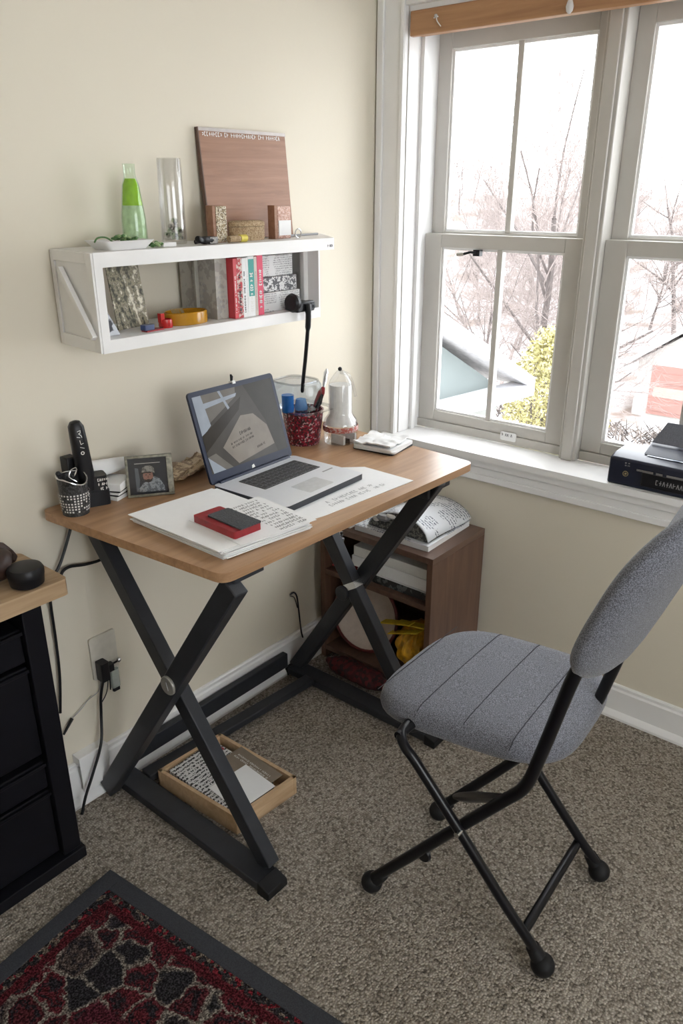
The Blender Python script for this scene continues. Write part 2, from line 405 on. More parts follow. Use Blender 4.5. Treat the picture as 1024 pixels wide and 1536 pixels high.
# ------------------------------------------------------------------ room
XW, YW, H = 2.078, 1.575, 2.45
X0, Y0 = -1.5, -2.3
MBs = lambda: MB()
struct(MB().box((X0-.1,Y0-.1,-.06),(XW+.14,YW+.1,0), M_carpet).build('floor', smooth=0, loc=(0,0,0)))
struct(MB().box((X0-.1,Y0-.1,H),(XW+.14,YW+.1,H+.08), M_ceil).build('ceiling', smooth=0))
struct(MB().box((X0-.1,YW,0),(XW+.14,YW+.1,H), M_wall).build('wall_left', smooth=0))
# window wall with opening y -0.13..1.475, z 0.70..1.98
WY0, WY1, WZ0, WZ1, WD = 0.34-0.02, 1.478, 0.70, 1.985, 0.17
w = MB()
w.box((XW,Y0,0),(XW+WD,YW,WZ0), M_wall); w.box((XW,Y0,WZ1),(XW+WD,YW,H), M_wall)
w.box((XW,WY1,WZ0),(XW+WD,YW,WZ1), M_wall); w.box((XW,Y0,WZ0),(XW+WD,WY0,WZ1), M_wall)
struct(w.build('wall_window', smooth=0))
# wall behind the camera with an unseen opening added to let in fill daylight
w = MB(); BX0, BX1, BZ0, BZ1 = -0.7, 1.1, 0.9, 2.1
w.box((X0-.1,Y0-.1,0),(XW+.14,Y0,BZ0), M_wall); w.box((X0-.1,Y0-.1,BZ1),(XW+.14,Y0,H), M_wall)
w.box((X0-.1,Y0-.1,BZ0),(BX0,Y0,BZ1), M_wall); w.box((BX1,Y0-.1,BZ0),(XW+.14,Y0,BZ1), M_wall)
struct(w.build('wall_back', smooth=0))
struct(MB().box((X0-.1,Y0,0),(X0,YW,H), M_wall).build('wall_side', smooth=0))

def baseboard(name, horiz, a, b, h):
    # profile (distance from wall, height)
    prof = [(0,0),(0.030,0),(0.030,0.008),(0.024,0.017),(0.014,0.022),(0.014,h-0.018),(0.010,h-0.012),(0.010,h-0.003),(0.006,h),(0,h)]
    m = MB(); n = len(prof); vs = []
    for t in (a, b):
        for d, z in prof: vs.append((t, YW-d, z) if horiz else (XW-d, t, z))
    m.add(vs, [(i,(i+1)%n,n+(i+1)%n,n+i) for i in range(n)]+[list(range(n)), list(range(n,2*n))[::-1]], M_trim)
    struct(m.build(name, smooth=30))
baseboard('baseboard_left', True, X0, XW-0.03, 0.125)
baseboard('baseboard_window', False, Y0, YW-0.03, 0.108)

# window casing, jamb, head, stool, apron
xc = XW-0.018
w = MB(); w.box((xc,1.478,WZ0+.04),(XW,1.570,2.075), M_trim); w.box((xc-.010,1.548,WZ0+.04),(xc,1.570,2.075), M_trim); w.box((xc-.006,1.478,WZ0+.04),(xc,1.490,2.075), M_trim)
struct(w.build('trim_1', bevel=.002))
w = MB(); w.box((xc,WY0-.095,1.985),(XW,1.4775,2.075), M_trim); w.box((xc-.010,WY0-.095,2.055),(xc,1.4775,2.075), M_trim)
struct(w.build('trim_2', bevel=.002))
w = MB(); w.box((xc,WY0-.095,WZ0+.04),(XW,WY0,1.9845), M_trim)
struct(w.build('trim_3', bevel=.002))
# jamb liners (inside the opening)
w = MB(); w.box((XW,1.4745,.745),(XW+WD,1.4780,1.985), M_trim); w.box((XW+.060,1.462,.748),(XW+.078,1.4745,1.975), M_trim)
struct(w.build('trim_4', bevel=.0008))
w = MB(); w.box((XW,WY0,1.972),(XW+WD,1.474,1.985), M_trim)
struct(w.build('trim_5'))
# stool
w = MB(); w.prism(rpoly([(XW-.038,WY0-.11),(XW+.112,WY0-.11),(XW+.112,1.472),(XW,1.472),(XW,1.520),(XW-.038,1.520)][::1], .004, 3), .728, .748, M_trim)
struct(w.build('trim_6', bevel=.004, seg=3))
w = MB(); w.box((XW-.016,WY0-.09,.675),(XW-.0005,1.50,.7275), M_trim); w.box((XW-.024,WY0-.09,.700),(XW-.016,1.50,.7275), M_trim); w.box((XW-.022,WY0-.09,.655),(XW-.0005,1.50,.676), M_trim)
struct(w.build('trim_7', bevel=.003))
# mullion between the sashes and frame sill
MY0, MY1 = 0.880, 0.934
def window(name, ya, yb, muntin=True):
    """double-hung unit, opening ya (right) .. yb (left)"""
    root = bpy.data.objects.new(name, None); root.location = (XW+.12, (ya+yb)/2, .748); COL.objects.link(root); struct(root)
    xs = XW+.112
    # frame sill + side stops
    f = MB(); f.box((xs-.0,ya,.748),(XW+WD+.03,yb,.777), M_sash); f.box((xs+.002,ya,1.945),(XW+WD,yb,1.972), M_sash)
    f.build('frame_sill', root, bevel=.002)
    sl = 0.062
    def sash(nm, x0, z0, z1, br, tr_, st):
        s_ = MB(); x1 = x0+.032
        s_.box((x0,yb-st,z0),(x1,yb,z1), M_sash); s_.box((x0,ya,z0),(x1,ya+st,z1), M_sash)
        s_.box((x0,ya+st,z0),(x1,yb-st,z0+br), M_sash); s_.box((x0,ya+st,z1-tr_),(x1,yb-st,z1), M_sash)
        o = s_.build(nm, root, bevel=.002)
        # white glazing bead
        a, b_, c, d = ya+st, yb-st, z0+br, z1-tr_
        g = MB(); t = .007
        g.box((x0+.008,a,c),(x0+.022,a+t,d), M_trim); g.box((x0+.008,b_-t,c),(x0+.022,b_,d), M_trim)
        g.box((x0+.008,a+t,c),(x0+.022,b_-t,c+t), M_trim); g.box((x0+.008,a+t,d-t),(x0+.022,b_-t,d), M_trim)
        g.build('glazing_bead', root)
        if muntin:
            ym = (a+b_)/2
            MB().box((x0+.003,ym-.009,c),(x0+.026,ym+.009,d), M_sash).build('muntin', root, bevel=.002)
        p = MB(); p.box((x0+.014,a,c),(x0+.017,b_,d), M_pane); p.build('pane', root, smooth=0)
    sash('lower_sash', xs+.006, .7775, 1.382, .034, .040, sl)
    sash('upper_sash', xs+.042, 1.352, 1.944, .036, .050, .046)
    return root
w1 = window('window_1', MY1, 1.4745)
w2 = window('window_2', WY0, MY0)
w = MB(); w.box((XW+.088,MY0,.748),(XW+WD,MY1,1.972), M_sash); w.box((XW+.080,MY0+.010,.748),(XW+.088,MY1-.010,1.972), M_sash)
struct(w.build('trim_8', bevel=.003))
# sash latch and paper label are on window 1
l = MB(); l.tube([(XW+.108,1.272,1.330),(XW+.085,1.285,1.334),(XW+.078,1.305,1.328)], .004, M_blackp, 8); l.tube([(XW+.078,1.305,1.328),(XW+.072,1.325,1.326)], [.006,.005], M_disc, 8)
l.box((XW+.100,1.262,1.322),(XW+.118,1.285,1.340), M_blackp); l.build('latch_lever', w1)
l = MB(); l.T = rot_about((XW+.115,1.12,.77), R(-3), 'X')
l.prism(rrect(-.028,-.014,.028,.014,.006), 0, .0015, M_white)
l.v = [Vector((XW+.110-v.z, 1.119-(v.x), .775+(v.y))) if True else v for v in [(Vector((p.x,p.y,p.z))) for p in [rot_about((XW+.115,1.12,.77), R(3), 'X') @ q for q in l.v]]]
l.T = Matrix.Identity(4)
l.scrib((XW+.1078,1.142,.772), (0,-1,0), (0,0,1), .044, .016, 1, M_ink, 5)
l.build('paper_label', w1)

# blind headrail (wood valance)
t = thing('wooden_blind', (XW+.01,.9,1.905), 'wooden blind valance across the top of the window', 'window blind')
MB().box((XW-.012,WY0+.008,1.908),(XW+.006,1.466,1.970), M_blind).build('valance', t, bevel=.003)
MB().box((XW+.008,WY0+.010,1.915),(XW+.052,1.466,1.969), M_blind).build('headrail', t, bevel=.002)
M_crys = plain('crystal_plastic', (.80,.80,.80), .1, alpha=.6)
c = MB(); c.lathe([(.002,0),(.008,.006),(.010,.016),(.006,.028),(.002,.034)], (XW-.022,.985,1.905), M_crys, 10); c.tube([(XW-.022,.985,1.937),(XW-.018,.985,1.962)], .0012, M_white, 6)
c.build('cord_tassel', t)
c = MB(); c.tube(smoothpath([(XW-.0135,1.378,1.950),(XW-.0135,1.376,1.938),(XW-.0135,1.370,1.930),(XW-.0135,1.362,1.922)],4), .0016, M_whitep, 6)
c.ball((XW-.0140,1.379,1.948), .0055, M_crys, 8); c.tube([(XW-.0135,1.386,1.944),(XW-.0135,1.372,1.946)], .0015, M_whitep, 6); c.build('cord_clip', t)

# ------------------------------------------------------------------ desk
ZT = 0.836
d = thing('desk', (1.29, 1.28, 0), 'small wood-topped desk on crossed charcoal metal legs against the left wall', 'desk')
top = rpoly([(.812,1.562),(.857,1.000),(1.735,.980),(1.785,1.562)], .028, 5)
MB().prism(top, ZT-.020, ZT, M_desk, M_deskedge).build('tabletop', d, bevel=.003, loc=None)
LW = .048
def leg(p, q, w_, t_):
    m = MB(); m.bar(p, q, t_, w_, M_steel, up=(0,1,0) ); return m
# left trestle
leg((.915,1.532,.800),(.952,1.012,.030),.046,.034).build('leg', d, bevel=.003)
leg((.885,1.000,.806),(.874,1.540,.014),.048,.034).build('leg', d, bevel=.003)
# right trestle
leg((1.585,1.510,.800),(1.592,1.020,.030),.046,.034).build('leg', d, bevel=.003)
leg((1.632,1.030,.806),(1.618,1.540,.020),.048,.034).build('leg', d, bevel=.003)
for x in (.924, 1.608):
    m = MB(); m.box((x-.031,.990,.006),(x+.031,1.545,.030), M_steel)
    m.build('foot_rail', d, bevel=.003)
    for ya, yb, za, zb in ((.958,.995,.022,.032),(1.556,1.543,.030,.032)):
        m = MB(); m.add([(x-.033,ya,.0),(x+.033,ya,.0),(x+.033,yb,.0),(x-.033,yb,.0),(x-.031,ya,za),(x+.031,ya,za),(x+.031,yb,zb),(x-.031,yb,zb)],
          [(0,3,2,1),(4,5,6,7),(0,1,5,4),(1,2,6,5),(2,3,7,6),(3,0,4,7)], M_rubber)
        m.build('foot_cap', d, bevel=.002)
    # top plate under the table
    MB().box((x-.040,1.00,.806),(x+.040,1.535,.816), M_steel).build('top_plate', d, bevel=.002)
    m = MB(); m.lathe([(.0,-.006),(.021,-.006),(.023,-.004),(.023,.004)], ((.8635 if x < 1 else 1.568),1.2145 if x < 1 else 1.300,.492 if x < 1 else .40), M_disc if x < 1 else M_steel, 28, axis='X', caps=False); m.open = True
    if x < 1: m.tube([(.8570,1.210,.482),(.8570,1.215,.502)], .0012, M_inkg, 5)
    m.build('pivot_cap', d, bevel=.001)
# stretchers along the floor
MB().bar((.955,1.545,.068),(1.57,1.545,.068), .022, .052, M_steel).build('stretcher', d, bevel=.003)
MB().bar((.955,1.488,.026),(1.578,1.445,.026), .040, .022, M_steel).build('stretcher', d, bevel=.003)
# silver tape on the right leg
m = MB(); a = Vector((1.630,1.315,.5155)); 
pd = (Vector((1.585,1.510,.800))-Vector((1.592,1.020,.030))).normalized(); pc = Vector((1.592,1.020,.030))+pd*(.474)
m.bar(pc-pd*.010, pc+pd*.010, .0385, .0505, M_chrome, up=(0,1,0)); lab(m.build('tape_band', d), 'silver tape band round the leg')
# hinge hardware at the right end under the top
m = MB(); m.box((1.60,1.035,.755),(1.612,1.10,.806), M_steel); m.tube(smoothpath([(1.66,1.05,.80),(1.675,1.05,.775),(1.665,1.06,.745),(1.668,1.075,.72)],4), .007, M_steel, 8)
m.box((1.64,1.03,.770),(1.70,1.10,.806), M_steel)
m.build('height_bracket', d, bevel=.002)

# ------------------------------------------------------------------ laptop
lt = thing('laptop', (1.29,1.235,ZT), 'open silver laptop with dark blue screen frame standing on the desk', 'laptop')
ang = R(2.0)
LP = Matrix.Translation((1.148,1.112,ZT+.0035)) @ Matrix.Rotation(ang, 4, 'Z')   # local x along width, y depth
LWd, LD = .292, .235
m = MB(); m.T = LP; m.prism(rrect(0,0,LWd,LD,.012), 0, .0145, M_silver, plain('dark_laptop_edge', (.05,.055,.065), .4, .4)); base = m.build('base', lt, bevel=.0025)
m = MB(); m.T = LP; m.prism(rrect(.055,.115,.262,.205,.004), .0141, .01462, M_blackp); kb = m.build('keyboard', lt)
first = None
for r_ in range(5):
    nk = 13; x0 = .058; kw = (.201)/nk
    for k in range(nk):
        xx = x0+k*kw; yy = .118+r_*.0170
        if first is None:
            q = MB(); q.T = LP; q.prism(rrect(xx+.0012,yy+.001,xx+kw-.0012,yy+.0155,.002,2), .0146, .0160, M_key, plain('key_side', (.25,.25,.26), .5)); first = q.build('key', kb, bevel=.0004); fx, fy = xx, yy
        else:
            o = first.copy(); COL.objects.link(o); o.parent = kb; dv = LP.to_3x3() @ Vector((xx-fx, yy-fy, 0)); o.location = first.location+dv
m = MB(); m.T = LP; m.prism(rrect(.105,.018,.195,.080,.004), .0142, .01465, plain('trackpad_surface', (.56,.57,.59), .3, .6)); m.build('trackpad', lt)
m = MB(); m.T = LP; m.prism(rrect(.235,.085,.275,.090,.001,2), .0142, .0148, M_inkg); m.build('palm_sticker', lt)
m = MB(); m.T = LP
for fx_, fy_ in ((.02,.02),(LWd-.02,.02),(.02,LD-.02),(LWd-.02,LD-.02)): m.lathe([(.006,-.0035),(.006,0.001)], (fx_,fy_,0), M_rubber, 12)
m.build('rubber_feet', lt)
m = MB(); m.T = LP; m.tube([(.02,LD-.002,.013),(LWd-.02,LD-.002,.013)], .007, M_lid, 12); m.build('hinge', lt)
# lid: tilted back, slightly
SH = .225; tilt = R(17)
LID = LP @ Matrix.Translation((0,LD+.002,.012)) @ Matrix.Rotation(-tilt, 4, 'X')     # local x width, z up, front face -y
m = MB(); m.T = LID @ Matrix.Rotation(R(90),4,'X'); m.prism(rrect(0,0,LWd,SH,.010), -.007, 0, M_lid); m.build('lid', lt, bevel=.0015)
def disp(name, c, e, rough=.18):
    mm = plain(name, c, rough, var=.12, vs=25, spec=.12); b = mm.node_tree.nodes['Principled BSDF']
    b.inputs['Emission Color'].default_value = (*c, 1); b.inputs['Emission Strength'].default_value = e; return mm
D0 = disp('display_grey', (.045,.041,.036), .22); D1 = disp('display_wall_tone', (.10,.092,.082), .22); D2 = disp('display_dark_beam', (.026,.022,.018), .22)
D3 = disp('display_card', (.15,.132,.112), .22); D4 = disp('display_blue_white', (.20,.22,.25), .22); D5 = disp('display_shadow', (.030,.028,.024), .22)
m = MB(); m.T = LID
sx0, sx1, sz0, sz1 = .010, LWd-.010, .026, SH-.012; sw, sh_ = sx1-sx0, sz1-sz0
Q = lambda u, v, e=0: (sx0+u*sw, -.0006-e*.00008, sz0+v*sh_)
def dp(pts, mt, e): m.quad([Q(u, v, e) for u, v in pts], mt)
dp([(0,0),(1,0),(1,1),(0,1)], D0, 0)
dp([(0,.55),(.0,1),(.52,1),(.50,.88)], D1, 1); dp([(0,.48),(0,1),(.10,1),(.13,.6)], D4, 2)
dp([(.10,.82),(.5,.88),(.52,.92),(.10,.89)], D4, 3); dp([(.30,1),(.33,1),(.40,.74),(.37,.74)], D4, 3)
dp([(0,.28),(0,.50),(.56,.86),(.50,.70)], D2, 4)
dp([(.62,1),(1,1),(1,.0),(.86,.0),(.80,.45)], D5, 2)
dp([(.20,.28),(.50,.62),(.66,.60),(.80,.40),(.84,.12),(.34,.02)], D3, 3)
dp([(0,.22),(.10,.24),(.26,.0),(.17,.0)], D1, 5); dp([(0,.22),(.02,.0),(.17,.0)], D4, 4)
ML = Matrix(LID)
m.scrib(Q(.44,.36,6), (1,.0,.12), (-.12,0,1), .048, .013, 1, D2, 3, th=.13, cw=.5); m.scrib(Q(.31,.22,6), (1,0,.15), (-.15,0,1), .090, .018, 2, D2, 8, th=.12, cw=.5); m.scrib(Q(.60,.12,6), (1,0,.15), (-.15,0,1), .042, .010, 1, D2, 28, th=.12, cw=.5)
m.open = True
sc_ = m.build('screen', lt, smooth=0)
m = MB(); m.T = LID; m.quad([(LWd*.48,-.0004,.006),(LWd*.52,-.0004,.008),(LWd*.51,-.0004,.016),(LWd*.485,-.0004,.014)], M_whitep); m.open = True; m.build('lid_mark', lt, smooth=0)
# small clip on the top edge
m = MB(); m.T = LID; m.box((LWd*.50,-.004,SH-.004),(LWd*.50+.010,.010,SH+.004), M_whitep); m.tube([(LWd*.51,.002,SH+.003),(LWd*.525,.002,SH+.014),(LWd*.52,.002,SH+.020)], [.003,.004,.002], M_blackp, 8)
tag(m.build('clip'), 'tiny black and white clip on the laptop screen top edge', 'clip')

# ------------------------------------------------------------------ papers on desk
Z1 = ZT
def sheet(name, pts, z0, z1, mt, label, cat, scr=None, group=None, wav=0.0):
    m = MB(); m.prism(pts, z0, z1, mt)
    if scr:
        for (o_, ux, uy, w_, h_, n_, mk, sd) in scr: m.scrib((o_[0],o_[1],z1+.0003), (*ux,0), (*uy,0), w_, h_, n_, mk, sd)
    return tag(m.build(name, smooth=0), label, cat, group)
# large sheet under laptop, right
sheet('paper_sheet', [(1.152,1.100),(1.168,1.050),(1.20,1.044),(1.512,1.022),(1.516,1.180),(1.40,1.30),(1.20,1.30)], ZT+.0003, ZT+.0015, M_white,
      'large white sheet lying under the laptop at the desk front edge', 'paper', [((1.25,1.062),(1,-.05),(.05,1),.20,.04,2,M_inkg,4)])
# pile left
pile = thing('paper_pile', (1.01,1.18,ZT), 'thick pile of white papers at the left front of the desk', 'paper pile')
rnd = random.Random(3)
P0 = [(.903,1.345),(.905,1.050),(1.128,1.024),(1.128,1.330)]
zz = ZT+.0004
for k in range(9):
    a_ = rnd.uniform(-2.2, 2.2); dx, dy = rnd.uniform(-.006,.006), rnd.uniform(-.006,.006)
    m = MB(); m.T = Matrix.Translation((dx,dy,0)) @ rot_about((1.015,1.185,0), R(a_)); h_ = .0020
    m.prism(P0, zz, zz+h_*.88, M_white)
    m.build('sheet', pile, smooth=0); zz += h_
m = MB(); m.T = rot_about((1.05,1.12,0), R(-4)); m.prism([(.955,1.215),(.950,1.035),(1.145,1.020),(1.150,1.215)], zz+.0003, zz+.0012, M_white)
for sd_, (ox, oy, w_, h_, n_) in enumerate([(1.055,1.030,.085,.175,12),(.965,1.185,.06,.02,2)]):
    m.scrib((ox,oy,zz+.0015), (1,0,0), (0,1,0), w_, h_, n_, M_ink, 11+sd_)
tag(m.build('printed_sheet', smooth=0), 'white sheet with dense black handwriting on top of the paper pile', 'paper')
ZP = zz+.0014
# wallet
wl = thing('wallet', (.995,1.14,ZP), 'red and charcoal leather wallet lying on the paper pile', 'wallet')
m = MB(); m.T = Matrix.Translation((.994,1.137,ZP)) @ Matrix.Rotation(R(-3),4,'Z')
m.prism(rrect(-.036,-.068,.036,.068,.005), 0, .015, M_red); m.build('body', wl, bevel=.003)
m = MB(); m.T = Matrix.Translation((.994,1.137,ZP)) @ Matrix.Rotation(R(-3),4,'Z')
m.prism(rrect(-.020,-.0685,.0365,.040,.004), .0152, .0185, M_charc); lab(m.build('flap', wl, bevel=.001), 'charcoal textured flap')

# napkin / folded sheets at the right back
nk = thing('folded_napkins', (1.70,1.25,ZT), 'small stack of folded white napkins at the right back of the desk', 'napkins')
zz = ZT+.0003
for k, (a_, s_, th) in enumerate([(0,1.0,.0035),(4,1.0,.005),(-3,.98,.006)]):
    m = MB(); m.T = rot_about((1.69,1.25,0), R(a_+6)); c_ = (1.69,1.25); hs = .062*s_
    m.prism(rrect(c_[0]-hs,c_[1]-hs*1.05,c_[0]+hs,c_[1]+hs*1.05,.010), zz, zz+th, M_blackp if k == 0 else M_white)
    m.build('wrapper' if k == 0 else 'napkin', nk, bevel=.002); zz += th+.0003
def crump(c, w_, h_, z, amp, seed, mt, ang=0, th=.004):
    rr = random.Random(seed); G = [[rr.random() for _ in range(9)] for _ in range(9)]
    def fn(u, v):
        i, j = min(int(u*8),7), min(int(v*8),7); a_, b_ = u*8-i, v*8-j
        q = G[i][j]*(1-a_)*(1-b_)+G[i+1][j]*a_*(1-b_)+G[i][j+1]*(1-a_)*b_+G[i+1][j+1]*a_*b_
        return ((u-.5)*w_, (v-.5)*h_, q*amp)
    m = MB(); m.T = Matrix.Translation((c[0],c[1],z)) @ Matrix.Rotation(ang,4,'Z')
    m.grid(fn, 16, 16, mt)
    m.grid(lambda u, v: tuple(Vector(fn(u,v))-Vector((0,0,th))), 16, 16, mt)
    n0 = len(m.v)//2
    def idx(i, j): return i*17+j
    ed = [idx(i,0) for i in range(17)]+[idx(16,j) for j in range(1,17)]+[idx(i,16) for i in range(15,-1,-1)]+[idx(0,j) for j in range(15,0,-1)]
    k = m.mi(mt)
    for a_, b_ in zip(ed, ed[1:]+ed[:1]): m.f.append([a_, b_, n0+b_, n0+a_]); m.m.append(k)
    return m
m = crump((1.685,1.255), .112, .118, zz+.0045, .008, 5, M_white, R(9)); m.build('napkin', nk)

# ------------------------------------------------------------------ desk left group
M_mesh = speck('black_wire_mesh', [(.012,.012,.013),(.05,.05,.052),(.02,.02,.02)], 300, .4, .6)
cup = thing('pen_cup', (.858,1.487,ZT), 'black mesh pen cup with white dotted band at the desk left corner', 'pen cup')
c_ = (.858,1.487,ZT+.0003)
m = MB()
def cupf(u, v):
    t = 2*PI*u; r = .029+.003*v; dip = .016*max(0,math.cos(t+R(75)))**2
    return (c_[0]+r*math.cos(t), c_[1]+r*math.sin(t), c_[2]+v*(.088-dip))
m.grid(cupf, 36, 10, M_mesh, closed_u=True); m.grid(lambda u,v: (c_[0]+(cupf(u,v)[0]-c_[0])*.94, c_[1]+(cupf(u,v)[1]-c_[1])*.94, cupf(u,v)[2]), 36, 10, M_mesh, closed_u=True)
m.lathe([(.0,.0),(.029,.0),(.029,.003),(0,.003)], c_, M_mesh, 36, caps=False); m.open = True
m.build('cup_body', cup)
m = MB(); m.tube([cupf(i/36,1) for i in range(37)], .0018, M_chrome, 6); m.build('rim', cup)
m = MB()
for r_ in range(7):
    for k in range(30):
        t = 2*PI*k/30; rr_ = .0303+.0006*r_; z_ = c_[2]+.010+r_*.0065
        if random.Random(r_*40+k).random() < .85:
            a_ = Vector((c_[0]+rr_*math.cos(t), c_[1]+rr_*math.sin(t), z_)); tv = Vector((-math.sin(t),math.cos(t),0))*.0019; nv = Vector((math.cos(t),math.sin(t),0))*.0006
            m.quad([a_-tv+nv, a_+tv+nv, a_+tv+nv+Vector((0,0,.0036)), a_-tv+nv+Vector((0,0,.0036))], M_whitep)
m.open = True; m.build('dotted_band', cup, smooth=0)
m = MB(); m.tube([(.835,1.487,ZT+.02),(.832,1.492,ZT+.095)], .003, M_blackp, 8); m.ball((.831,1.493,ZT+.098), .006, M_blackp, 10); tag(m.build('pen'), 'black pen with round tip standing in the mesh cup', 'pen')
m = MB(); m.tube(smoothpath([(.852,1.488,ZT+.06),(.858,1.470,ZT+.095),(.868,1.478,ZT+.105),(.862,1.492,ZT+.098),(.850,1.482,ZT+.088),(.862,1.472,ZT+.075),(.870,1.480,ZT+.06)],5), .0016, M_chrome, 6); tag(m.build('key_ring'), 'loops of bright wire hanging in the mesh cup', 'wire')
# remote holder + phone handset
h = thing('cordless_phone', (.922,1.500,ZT), 'tall black cordless handset standing in its charging base on the desk', 'phone')
m = MB(); m.T = Matrix.Translation((.918,1.503,ZT+.0003)) @ Matrix.Rotation(R(-20),4,'Z'); m.prism(rrect(-.032,-.020,.030,.022,.008), 0, .070, M_blackp); m.prism(rrect(-.034,-.023,.032,.024,.009), 0, .035, M_blackp); m.build('charging_base', h, bevel=.003)
m = MB(); m.T = Matrix.Translation((.930,1.4805,ZT+.035)) @ Matrix.Rotation(R(-20),4,'Z'); m.scrib((-.012,-.004,.0), (1,0,0), (0,0,1), .030, .032, 3, M_whitep, 21, th=.16); m.open=True; m.build('base_print', h, smooth=0)
m = MB(); m.T = Matrix.Translation((.905,1.503,ZT+.035)) @ Matrix.Rotation(R(-4),4,'Y') @ Matrix.Rotation(R(-20),4,'Z')
m.lathe([(.013,0),(.017,.004),(.019,.05),(.018,.12),(.0165,.155),(.011,.165),(.004,.168)], (0,0,0), M_blackp, 24, sq=3)
m.build('handset', h)
m = MB(); m.T = Matrix.Translation((.905,1.503,ZT+.035)) @ Matrix.Rotation(R(-4),4,'Y') @ Matrix.Rotation(R(-20),4,'Z')
y_ = -.0200
def st2(a, b, t=.0013):
    a = Vector((a[0],y_,a[1])); b = Vector((b[0],y_,b[1])); d_ = (b-a).normalized(); p = d_.cross(Vector((0,1,0)))*t/2; m.quad([a-p,b-p,b+p,a+p], M_whitep)
for seg in ([(-.003,.148),(.004,.150),(.003,.144),(-.001,.143),(.004,.138),(.005,.133)], [(-.006,.136),(.001,.134)], [(-.001,.128),(.000,.118),(.006,.120)], [(-.003,.112),(.006,.108)]):
    for a, b in zip(seg, seg[1:]): st2(a, b)
m.lathe([(.0022,-.0202),(.0042,-.0202)], (0,0,.098), M_whitep, 16, caps=False, axis='Y'); m.open = True
m.build('handset_marks', h, smooth=0)
m = MB(); m.box((.868,1.515,ZT+.0003),(.896,1.545,ZT+.118), M_blackp); tag(m.build('speaker_box', bevel=.003), 'narrow black box behind the tall black handset', 'box')
# papers beside and roll behind
pp = thing('note_stack', (.98,1.50,ZT), 'small stack of white notepads and black folders beside the handset', 'notepads')
zz = ZT+.0003
for k, (th, mt) in enumerate([(.010,M_white),(.003,M_blackp),(.006,M_white),(.003,M_blackp),(.018,M_white)]):
    m = MB(); m.T = rot_about((.985,1.505,0), R(18+k*3)); m.box((.948,1.482,zz),(1.018,1.545,zz+th), mt); m.build('notepad' if mt is M_white else 'folder', pp, bevel=.001); zz += th+.0002
m = MB()
def rollf(u, v):
    t = PI*(1.0*u); return (.935+.10*v, 1.545+.026*math.cos(t)*(1-.5*v), ZT+.0505+.038*math.sin(t)*(1-.35*v))
m.grid(rollf, 14, 8, M_white); m.open = True
m2 = m
o = m2.build('curled_paper'); tag(o, 'curled white sheet arching behind the notepads', 'paper'); s_ = o.modifiers.new('s','SOLIDIFY'); s_.thickness = .0015
# framed photo (CD-case like)
fr = thing('picture_frame', (1.028,1.437,ZT), 'small clear-edged frame holding a photo of a person in a cap', 'picture frame')
FR = Matrix.Translation((.984,1.468,ZT+.001)) @ Matrix.Rotation(math.atan2(-.062,.088),4,'Z') @ Matrix.Rotation(R(-9),4,'X')
fw, fh = .108, .098
M_clear = glass('clear_plastic', refl=.5, tr=.86)
m = MB(); m.T = FR; t_ = .006
M_fr = plain('tarnished_frame', (.22,.21,.17), .35, .5, var=.35, vs=120)
m.box((0,0,0),(fw,.010,t_), M_fr); m.box((0,0,fh-t_),(fw,.010,fh), M_fr); m.box((0,0,t_),(t_,.010,fh-t_), M_fr); m.box((fw-.014,0,t_),(fw,.010,fh-t_), M_fr)
m.build('frame_border', fr, bevel=.001)
m = MB(); m.T = FR; I = lambda u, v, e=0: (t_+u*(fw-.020), .004-.0002*e, t_+v*(fh-2*t_))
Cb = plain('photo_dark', (.045,.050,.065), .3); Ce = plain('photo_grey', (.20,.23,.27), .3); Cj = printed('photo_jacket', (.52,.57,.62), (.22,.25,.28), 260, .44, (1,1,1)); Ck = plain('photo_skin', (.52,.26,.20), .5); Cc = printed('photo_cap', (.48,.47,.43), (.20,.20,.19), 300, .44, (1,1,1)); Cm = plain('photo_beard', (.05,.035,.03), .6)
def ip(pts, mt, e): m.quad([I(u,v,e) for u,v in pts], mt)
ip([(0,0),(1,0),(1,1),(0,1)], Cb, 0); ip([(.17,.06),(.96,.06),(.96,.97),(.17,.97)], Cb, 1); ip([(.17,.84),(.84,.84),(.84,.86),(.17,.86)], M_whitep, 2)
ip([(.17,.10),(.17,.74),(.26,.72),(.28,.40),(.24,.10)], Ce, 2)
ip([(.26,.06),(.24,.16),(.36,.30),(.48,.36),(.66,.48),(.80,.40),(.90,.20),(.92,.06)], Cj, 3)
el = lambda cx, cy, rx, ry, n=18: [(cx+rx*math.cos(2*PI*i/n), cy+ry*math.sin(2*PI*i/n)) for i in range(n)]
ip(el(.50,.50,.135,.17), Ck, 4); ip([(.39,.42),(.42,.34),(.50,.31),(.58,.34),(.62,.44),(.56,.39),(.50,.41),(.44,.39)], Cm, 5)
ip([(.34,.58),(.36,.72),(.44,.78),(.58,.78),(.66,.72),(.68,.56),(.60,.60),(.46,.61)], Cc, 6); ip([(.30,.56),(.34,.60),(.48,.62),(.60,.60),(.58,.57),(.44,.58)], Cm, 7)
ip(el(.45,.53,.018,.015,8), Cb, 8); ip(el(.55,.53,.018,.015,8), Cb, 8); ip([(.485,.45),(.50,.52),(.52,.45)], plain('photo_nose', (.28,.11,.08), .5), 8)
m.scrib(I(.18,.07,9), (1,0,0), (0,0,1), .020, .010, 2, M_whitep, 4); m.open = True
lab(m.build('photo', fr, smooth=0), 'person in a grey cap and pale jacket on a dark ground')
m = MB(); m.T = FR; m.box((0,.0005,0),(fw,.0020,fh), M_clear); m.build('front_pane', fr, smooth=0)
m = MB(); m.T = Matrix.Translation((.984,1.468,ZT+.001)) @ Matrix.Rotation(math.atan2(-.062,.088),4,'Z'); m.bar((.05,.032,.074),(.05,.052,.002),.030,.002,M_fr); m.build('stand', fr)

